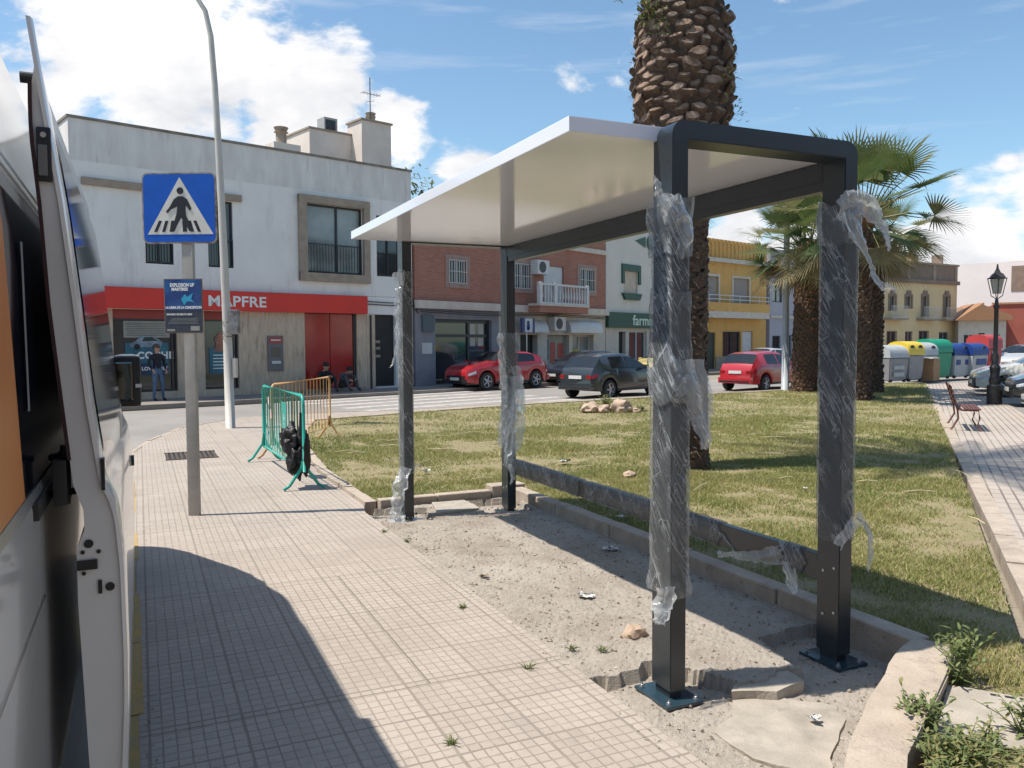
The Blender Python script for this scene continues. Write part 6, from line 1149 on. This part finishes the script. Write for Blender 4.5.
    obj('number_plate', box(B(), L + .005, L + .02, -.26, .26, .66, .77), m_plw, t); obj('number_plate', box(B(), -.065, -.052, -.26, .26, .40, .51), m_plw, t)
    for sd in (1, -1):  # tail lamps that wrap onto the back face
        y0_, y1_ = sorted((sd * Wd * .26, sd * Wd * .375)); obj('tail_light', box(B(), L - .05, L + .010, y0_, y1_, .66, .78, .02), m_tail, t, smooth='auto')
    for xw in (q['xf'], q['xr']):
        for sd in (1, -1):
            w_ = obj('wheel', lathe(B(), [(Rw_ * .62, -.09), (Rw_ * .93, -.10), (Rw_, -.07), (Rw_, .07), (Rw_ * .93, .10), (Rw_ * .62, .09)], 28, (0, 0, 0), 'y'), m_tyre, t, loc=(xw, sd * (Wd / 2 - .115), Rw_), smooth='auto')
            rm = B(); lathe(rm, [(Rw_ * .66, .05), (Rw_ * .66, .095), (Rw_ * .58, .085), (Rw_ * .55, .055)], 24, (0, 0, 0), 'y')
            for k in range(5):
                a = k * 2 * math.pi / 5; tube(rm, [(.03 * math.cos(a), .09, .03 * math.sin(a)), (Rw_ * .6 * math.cos(a), .085, Rw_ * .6 * math.sin(a))], [.04, .03], 5)
            lathe(rm, [(.07, .07), (.06, .105)], 10, (0, 0, 0), 'y'); ro = obj('rim', rm, rimm or m_rim, w_, smooth='auto')
            if sd < 0: ro.scale = (1, -1, 1)
    return t
red = carpaint('metallic_red_paint', (.38, .018, .025)); dkgrey = carpaint('dark_slate_paint', (.025, .032, .038)); navy = carpaint('dark_navy_paint', (.015, .022, .04)); red2 = carpaint('bright_red_paint', (.42, .02, .03)); silver = carpaint('silver_white_paint', (.50, .49, .47)); cream = carpaint('ivory_paint', (.60, .57, .50)); blk = carpaint('black_paint', (.015, .016, .02)); yel = carpaint('pale_yellow_paint', (.62, .50, .20)); m_cw = carpaint('pure_white_paint', (.70, .70, .70))
hs = R(22)
def front_at(px, Yd, hd, ty): return None
# heading = direction the bonnet points; the origin is the middle of the front bumper
def put(ty, paint, label, wheel_xy, which, side, head, **k):
    """park a car so that one wheel (front/rear, left/right) stands on the given point"""
    q = TY[ty]; xw = q['xf'] if which == 'f' else q['xr']; rot = head + math.pi; ly = side * (q['W'] / 2 - .115); c, s = math.cos(rot), math.sin(rot)
    return car(ty, paint, label, (wheel_xy[0] - (xw * c - ly * s), wheel_xy[1] - (xw * s + ly * c), ZR), head, **k)
put('suv', red, 'metallic red crossover car facing left in front of the grey shop window', (12.15, 29.2), 'f', -1, R(19) + math.pi)
put('hatch', navy, 'dark navy car with bright headlight parked right behind the red crossover', (17.0, 30.7), 'f', -1, R(21) + math.pi)
put('hatch', dkgrey, 'dark slate grey hatchback seen from behind, nearest of the street cars', (13.8, 22.88), 'r', 1, R(22))
put('hatch', red2, 'small bright red hatchback seen from behind near the grey lamp post', (20.9, 23.62), 'r', 1, R(19))
put('sedan', yel, 'pale yellow car half hidden behind the dark grey hatchback', (23.2, 33.3), 'f', -1, R(22) + math.pi)
put('hatch', silver, 'silver car parked beyond the small red hatchback', (30.0, 34.0), 'f', -1, R(20) + math.pi)
PG = 'cars parked at the tiled path'
hp = math.atan2(pn.y, pn.x) + math.pi + R(4)
# rank of cars nosed up to the path
def rank(d, off, ty, paint, label, rev=False):
    c = PA + pd * d + pn * off; q = TY[ty]; a = hp
    if rev: c = c + Vector((-math.cos(a), -math.sin(a))) * q['L']; a = hp + math.pi
    car(ty, paint, label, (c.x, c.y, -.02), a, group=PG)
rank(23.6, 1.2, 'hatch', cream, 'ivory car nosed towards the tiled path, just behind the black lantern post')
rank(26.3, 1.4, 'sedan', silver, 'silver car parked next to the ivory one, further from the lantern post')
rank(19.2, 1.75, 'hatch', blk, 'black car parked at the right of the lantern post')
rank(15.2, 1.75, 'sedan', m_cw, 'white car with dark red rear light at the right edge of the view', rev=True)
for k, (px_, Yd, pt, lb) in enumerate(((1004, 48, dkgrey, 'dark green-grey car far behind the silver car'), (1022, 52, navy, 'dark car far away at the right edge, in front of the red wall'), (1012, 43, silver, 'pale car far away between the dark cars and the silver one'))):
    x, y = atY(px_, Yd); car('hatch', pt, lb, (x, y, -.02), R(190), group=PG)
# ---------------------------------------------------------------- people
m_skin = mat('skin', (.45, .26, .18), (.40, .22, .15), 9, .6); m_jean = mat('blue_jeans', (.06, .11, .20), (.09, .15, .25), 9, .9); m_dkc = mat('dark_clothing', (.012, .014, .022), (.02, .022, .03), 9, .9); m_gyc = mat('grey_trousers', (.06, .06, .065), (.09, .09, .1), 9, .9); m_hair = mat('grey_hair', (.10, .085, .07), (.05, .04, .035), 20, .8); m_shoe = mat('dark_shoes', (.015, .013, .012), None, 9, .6); m_rdc = mat('dark_red_top', (.12, .02, .025), None, 9, .9)
def skin_mesh(name, nodes_, edges, m, parent, sub=1):
    me = bpy.data.meshes.new(name); me.from_pydata([n[0] for n in nodes_], edges, []); o = bpy.data.objects.new('tmp_skin', me); COL.objects.link(o)
    o.modifiers.new('s', 'SKIN'); sv = me.skin_vertices[0].data if me.skin_vertices else None
    if sv is None: return None
    for i, n in enumerate(nodes_): r = n[1]; sv[i].radius = r if isinstance(r, tuple) else (r, r); sv[i].use_root = (i == 0)
    if sub: o.modifiers.new('u', 'SUBSURF').levels = sub
    bpy.context.view_layer.update(); m2 = bpy.data.meshes.new_from_object(o.evaluated_get(bpy.context.evaluated_depsgraph_get())); bpy.data.objects.remove(o)
    m2.materials.clear()
    for mm in (m if isinstance(m, list) else [m]): m2.materials.append(mm)
    m2.shade_smooth(); r_ = bpy.data.objects.new(name, m2); COL.objects.link(r_); r_.parent = parent; return r_
def person(label, loc, rz, J, top, bottom, hair=m_hair, group=None, S=1.0):
    """one continuous body grown round a joint skeleton J; clothes are materials of the body by height plus garments"""
    t = thing('person', label, 'person', loc, rz, group); nd = []; ed = []
    def add(p, r): nd.append((tuple(p), r)); return len(nd) - 1
    pel = add(J['pelvis'], (.135, .11)); wa = add(J['waist'], (.12, .095)); ch = add(J['chest'], (.155, .11)); nk = add(J['neck'], .055); hd0 = add(J['head0'], .075); hd1 = add(J['head1'], .092); hd2 = add(J['head2'], .07)
    ed += [(pel, wa), (wa, ch), (ch, nk), (nk, hd0), (hd0, hd1), (hd1, hd2)]
    for s in ('l', 'r'):
        sh = add(J[s + 'sh'], .062); elb = add(J[s + 'el'], .045); wr = add(J[s + 'wr'], .030); hn = add(Vector(J[s + 'wr']) + (Vector(J[s + 'wr']) - Vector(J[s + 'el'])).normalized() * .06, (.036, .02)); ed += [(ch, sh), (sh, elb), (elb, wr), (wr, hn)]
        d = (Vector(J[s + 'wr']) - Vector(J[s + 'el'])).normalized(); side = d.cross(Vector((.3, .9, .2))).normalized(); kn = Vector(nd[hn][0])
        for k in range(5):
            o_ = side * (.030 - .0155 * k) if k else side * .042; L_ = (.03, .05, .055, .05, .04)[k]; f1 = add(kn + o_ + d * .02, .0095); f2 = add(kn + o_ * 1.1 + d * (.02 + L_) + Vector((0, .012, 0)), .008); ed += [(hn, f1), (f1, f2)]
        hp_ = add(J[s + 'hip'], .09); k_ = add(J[s + 'kn'], .06); an = add(J[s + 'an'], .04); ft = add(Vector(J[s + 'an']) + Vector(J.get('foot', (0, -.10, -.05))), (.045, .03)); toe = add(Vector(J[s + 'an']) + Vector(J.get('foot', (0, -.10, -.05))) * 1.7 + Vector((0, 0, .02)), (.04, .022)); ed += [(pel, hp_), (hp_, k_), (k_, an), (an, ft), (ft, toe)]
    b = skin_mesh('body', nd, ed, [m_skin, top, bottom, m_shoe], t, 1)
    P = {k: Vector(v) for k, v in J.items()}; segs = []
    for s in 'lr': segs += [(P[s + 'sh'], P[s + 'el'], 1), (P[s + 'el'], P[s + 'wr'] - (P[s + 'wr'] - P[s + 'el']).normalized() * .03, 1), (P[s + 'wr'], P[s + 'wr'] + (P[s + 'wr'] - P[s + 'el']).normalized() * .16, 0), (P[s + 'hip'], P[s + 'kn'], 2), (P[s + 'kn'], P[s + 'an'], 2), (P[s + 'an'] + Vector((0, 0, -.02)), P[s + 'an'] + Vector(J.get('foot', (0, -.10, -.05))) * 1.7, 3)]
    segs += [(P['waist'], P['chest'], 1), (P['chest'], P['neck'] - Vector((0, 0, .03)), 1), (P['neck'], P['head2'], 0), (P['pelvis'], P['pelvis'] - Vector((0, 0, .05)), 2), (P['lhip'], P['rhip'], 2)]
    me = b.data; mi = []
    for f in me.polygons:
        c = f.center; best = (9, 0)
        for a, e, m in segs:
            ab = e - a; tt = max(0, min(1, (c - a).dot(ab) / max(ab.length_squared, 1e-9))); d = (c - a - ab * tt).length
            if d < best[0]: best = (d, m)
        mi.append(best[1])
    me.polygons.foreach_set('material_index', mi)
    h1 = P['head1']; fw = Vector(J.get('face', (0, -1, 0))).normalized(); sdv = fw.cross(Vector((0, 0, 1))).normalized(); hb = B(); blob(hb, (0, 0, 0), (.098, .105, .095), 3, 2, .12); hh = obj('hair', hb, hair, t, smooth=True, loc=tuple(h1 + Vector((0, 0, .045)) - fw * .018))
    fb_ = B(); n0 = h1 + fw * .088; blob(fb_, tuple(n0 - Vector((0, 0, .01)) + fw * .01), (.016, .02, .022), 1, 1, 0)
    for sg in (-1, 1): blob(fb_, tuple(h1 + sdv * .09 * sg - Vector((0, 0, .01))), (.015, .02, .03), 2, 1, 0)
    obj('nose_and_ears', fb_, m_skin, t, smooth=True); eb = B()
    for sg in (-1, 1): blob(eb, tuple(h1 + fw * .085 + sdv * .032 * sg + Vector((0, 0, .015))), (.011, .011, .008), 2, 1, 0)
    obj('eyes', eb, m_sk, t, smooth=True); mb = B(); blob(mb, tuple(h1 + fw * .08 - Vector((0, 0, .055))), (.026, .012, .006), 2, 1, 0); obj('mouth', mb, MATS['machine_red'], t, smooth=True)
    t.scale = (S, S, S); return t
stand = dict(pelvis=(0, 0, .93), waist=(0, .0, 1.08), chest=(0, .0, 1.32), neck=(0, -.01, 1.47), head0=(0, -.02, 1.53), head1=(0, -.03, 1.61), head2=(0, -.03, 1.68), lsh=(.19, 0, 1.38), lel=(.27, .03, 1.12), lwr=(.23, -.10, .93), rsh=(-.19, 0, 1.38), rel=(-.27, .03, 1.12), rwr=(-.22, -.12, .95), lhip=(.09, 0, .88), lkn=(.15, -.03, .48), lan=(.19, .02, .08), rhip=(-.09, 0, .88), rkn=(-.11, -.02, .48), ran=(-.13, 0, .08))
sit = dict(pelvis=(0, .0, .16), waist=(0, -.03, .30), chest=(0, -.10, .52), neck=(0, -.17, .66), head0=(0, -.20, .71), head1=(0, -.23, .79), head2=(0, -.22, .86), lsh=(.18, -.10, .58), lel=(.26, -.28, .38), lwr=(.10, -.42, .46), rsh=(-.18, -.10, .58), rel=(-.26, -.28, .38), rwr=(-.08, -.42, .45), lhip=(.09, -.02, .15), lkn=(.20, -.44, .46), lan=(.17, -.58, .08), rhip=(-.09, -.02, .15), rkn=(-.20, -.44, .45), ran=(-.17, -.56, .08), face=(0, -1, -.25))
def on(bld, s, out, z): M_ = Matrix.Rotation(bld.rotation_euler.z, 4, 'Z'); v = M_ @ Vector((s, -out, z)); return (bld.location.x + v.x, bld.location.y + v.y, z)
person('man in dark jumper and blue jeans standing by the shop window', on(W, 2.15, .9, .02), R(17 + 15), stand, m_dkc, m_jean)
person('person in black clothes sitting on the step of the red door, on the left', on(W, 8.0, .55, .05), R(10), sit, m_dkc, m_dkc, mat('black_hair', (.01, .01, .01), None, 9, .7), 'people sitting at the red door', 1.12)
sit2 = dict(sit); sit2.update(chest=(.02, -.16, .46), neck=(.02, -.27, .56), head0=(.02, -.32, .59), head1=(.02, -.38, .63), head2=(.02, -.41, .70), lsh=(.2, -.17, .52), rsh=(-.17, -.17, .52), lwr=(.14, -.5, .36), rwr=(-.10, -.5, .34))
person('person in dark grey slumped forward on the step, right of the one in black', on(W, 8.75, .55, .05), R(25), sit2, m_gyc, m_gyc, MATS['black_hair'], 'people sitting at the red door', 1.12)
person('person in a dark red top standing before the grey house', (*atY(822, 56), -.02), R(30), stand, m_rdc, m_gyc, MATS['black_hair'])
# plant growing on the wall behind the roof corner
V, F, M = [], [], []; r_ = random.Random(9)
for k in range(120): leaf(V, F, M, Vector((r_.gauss(0, .45), r_.gauss(0, .2), r_.gauss(.3, .35))), Vector((r_.gauss(0, 1), r_.gauss(0, 1), r_.gauss(.4, 1))), .3, .05, .4, 0)
t = thing('roof_plant', 'dark green plant growing on the roof edge right of the white building', 'plant', on(W, 13.6, -1.5, 8.0)); obj('leaves', (V, F), m_leaf, t); obj('pot', lathe(B(), [(.25, -.75), (.3, -.2)], 10), m_beige, t)
for x in (t,): x.location.z = 8.0 - .1
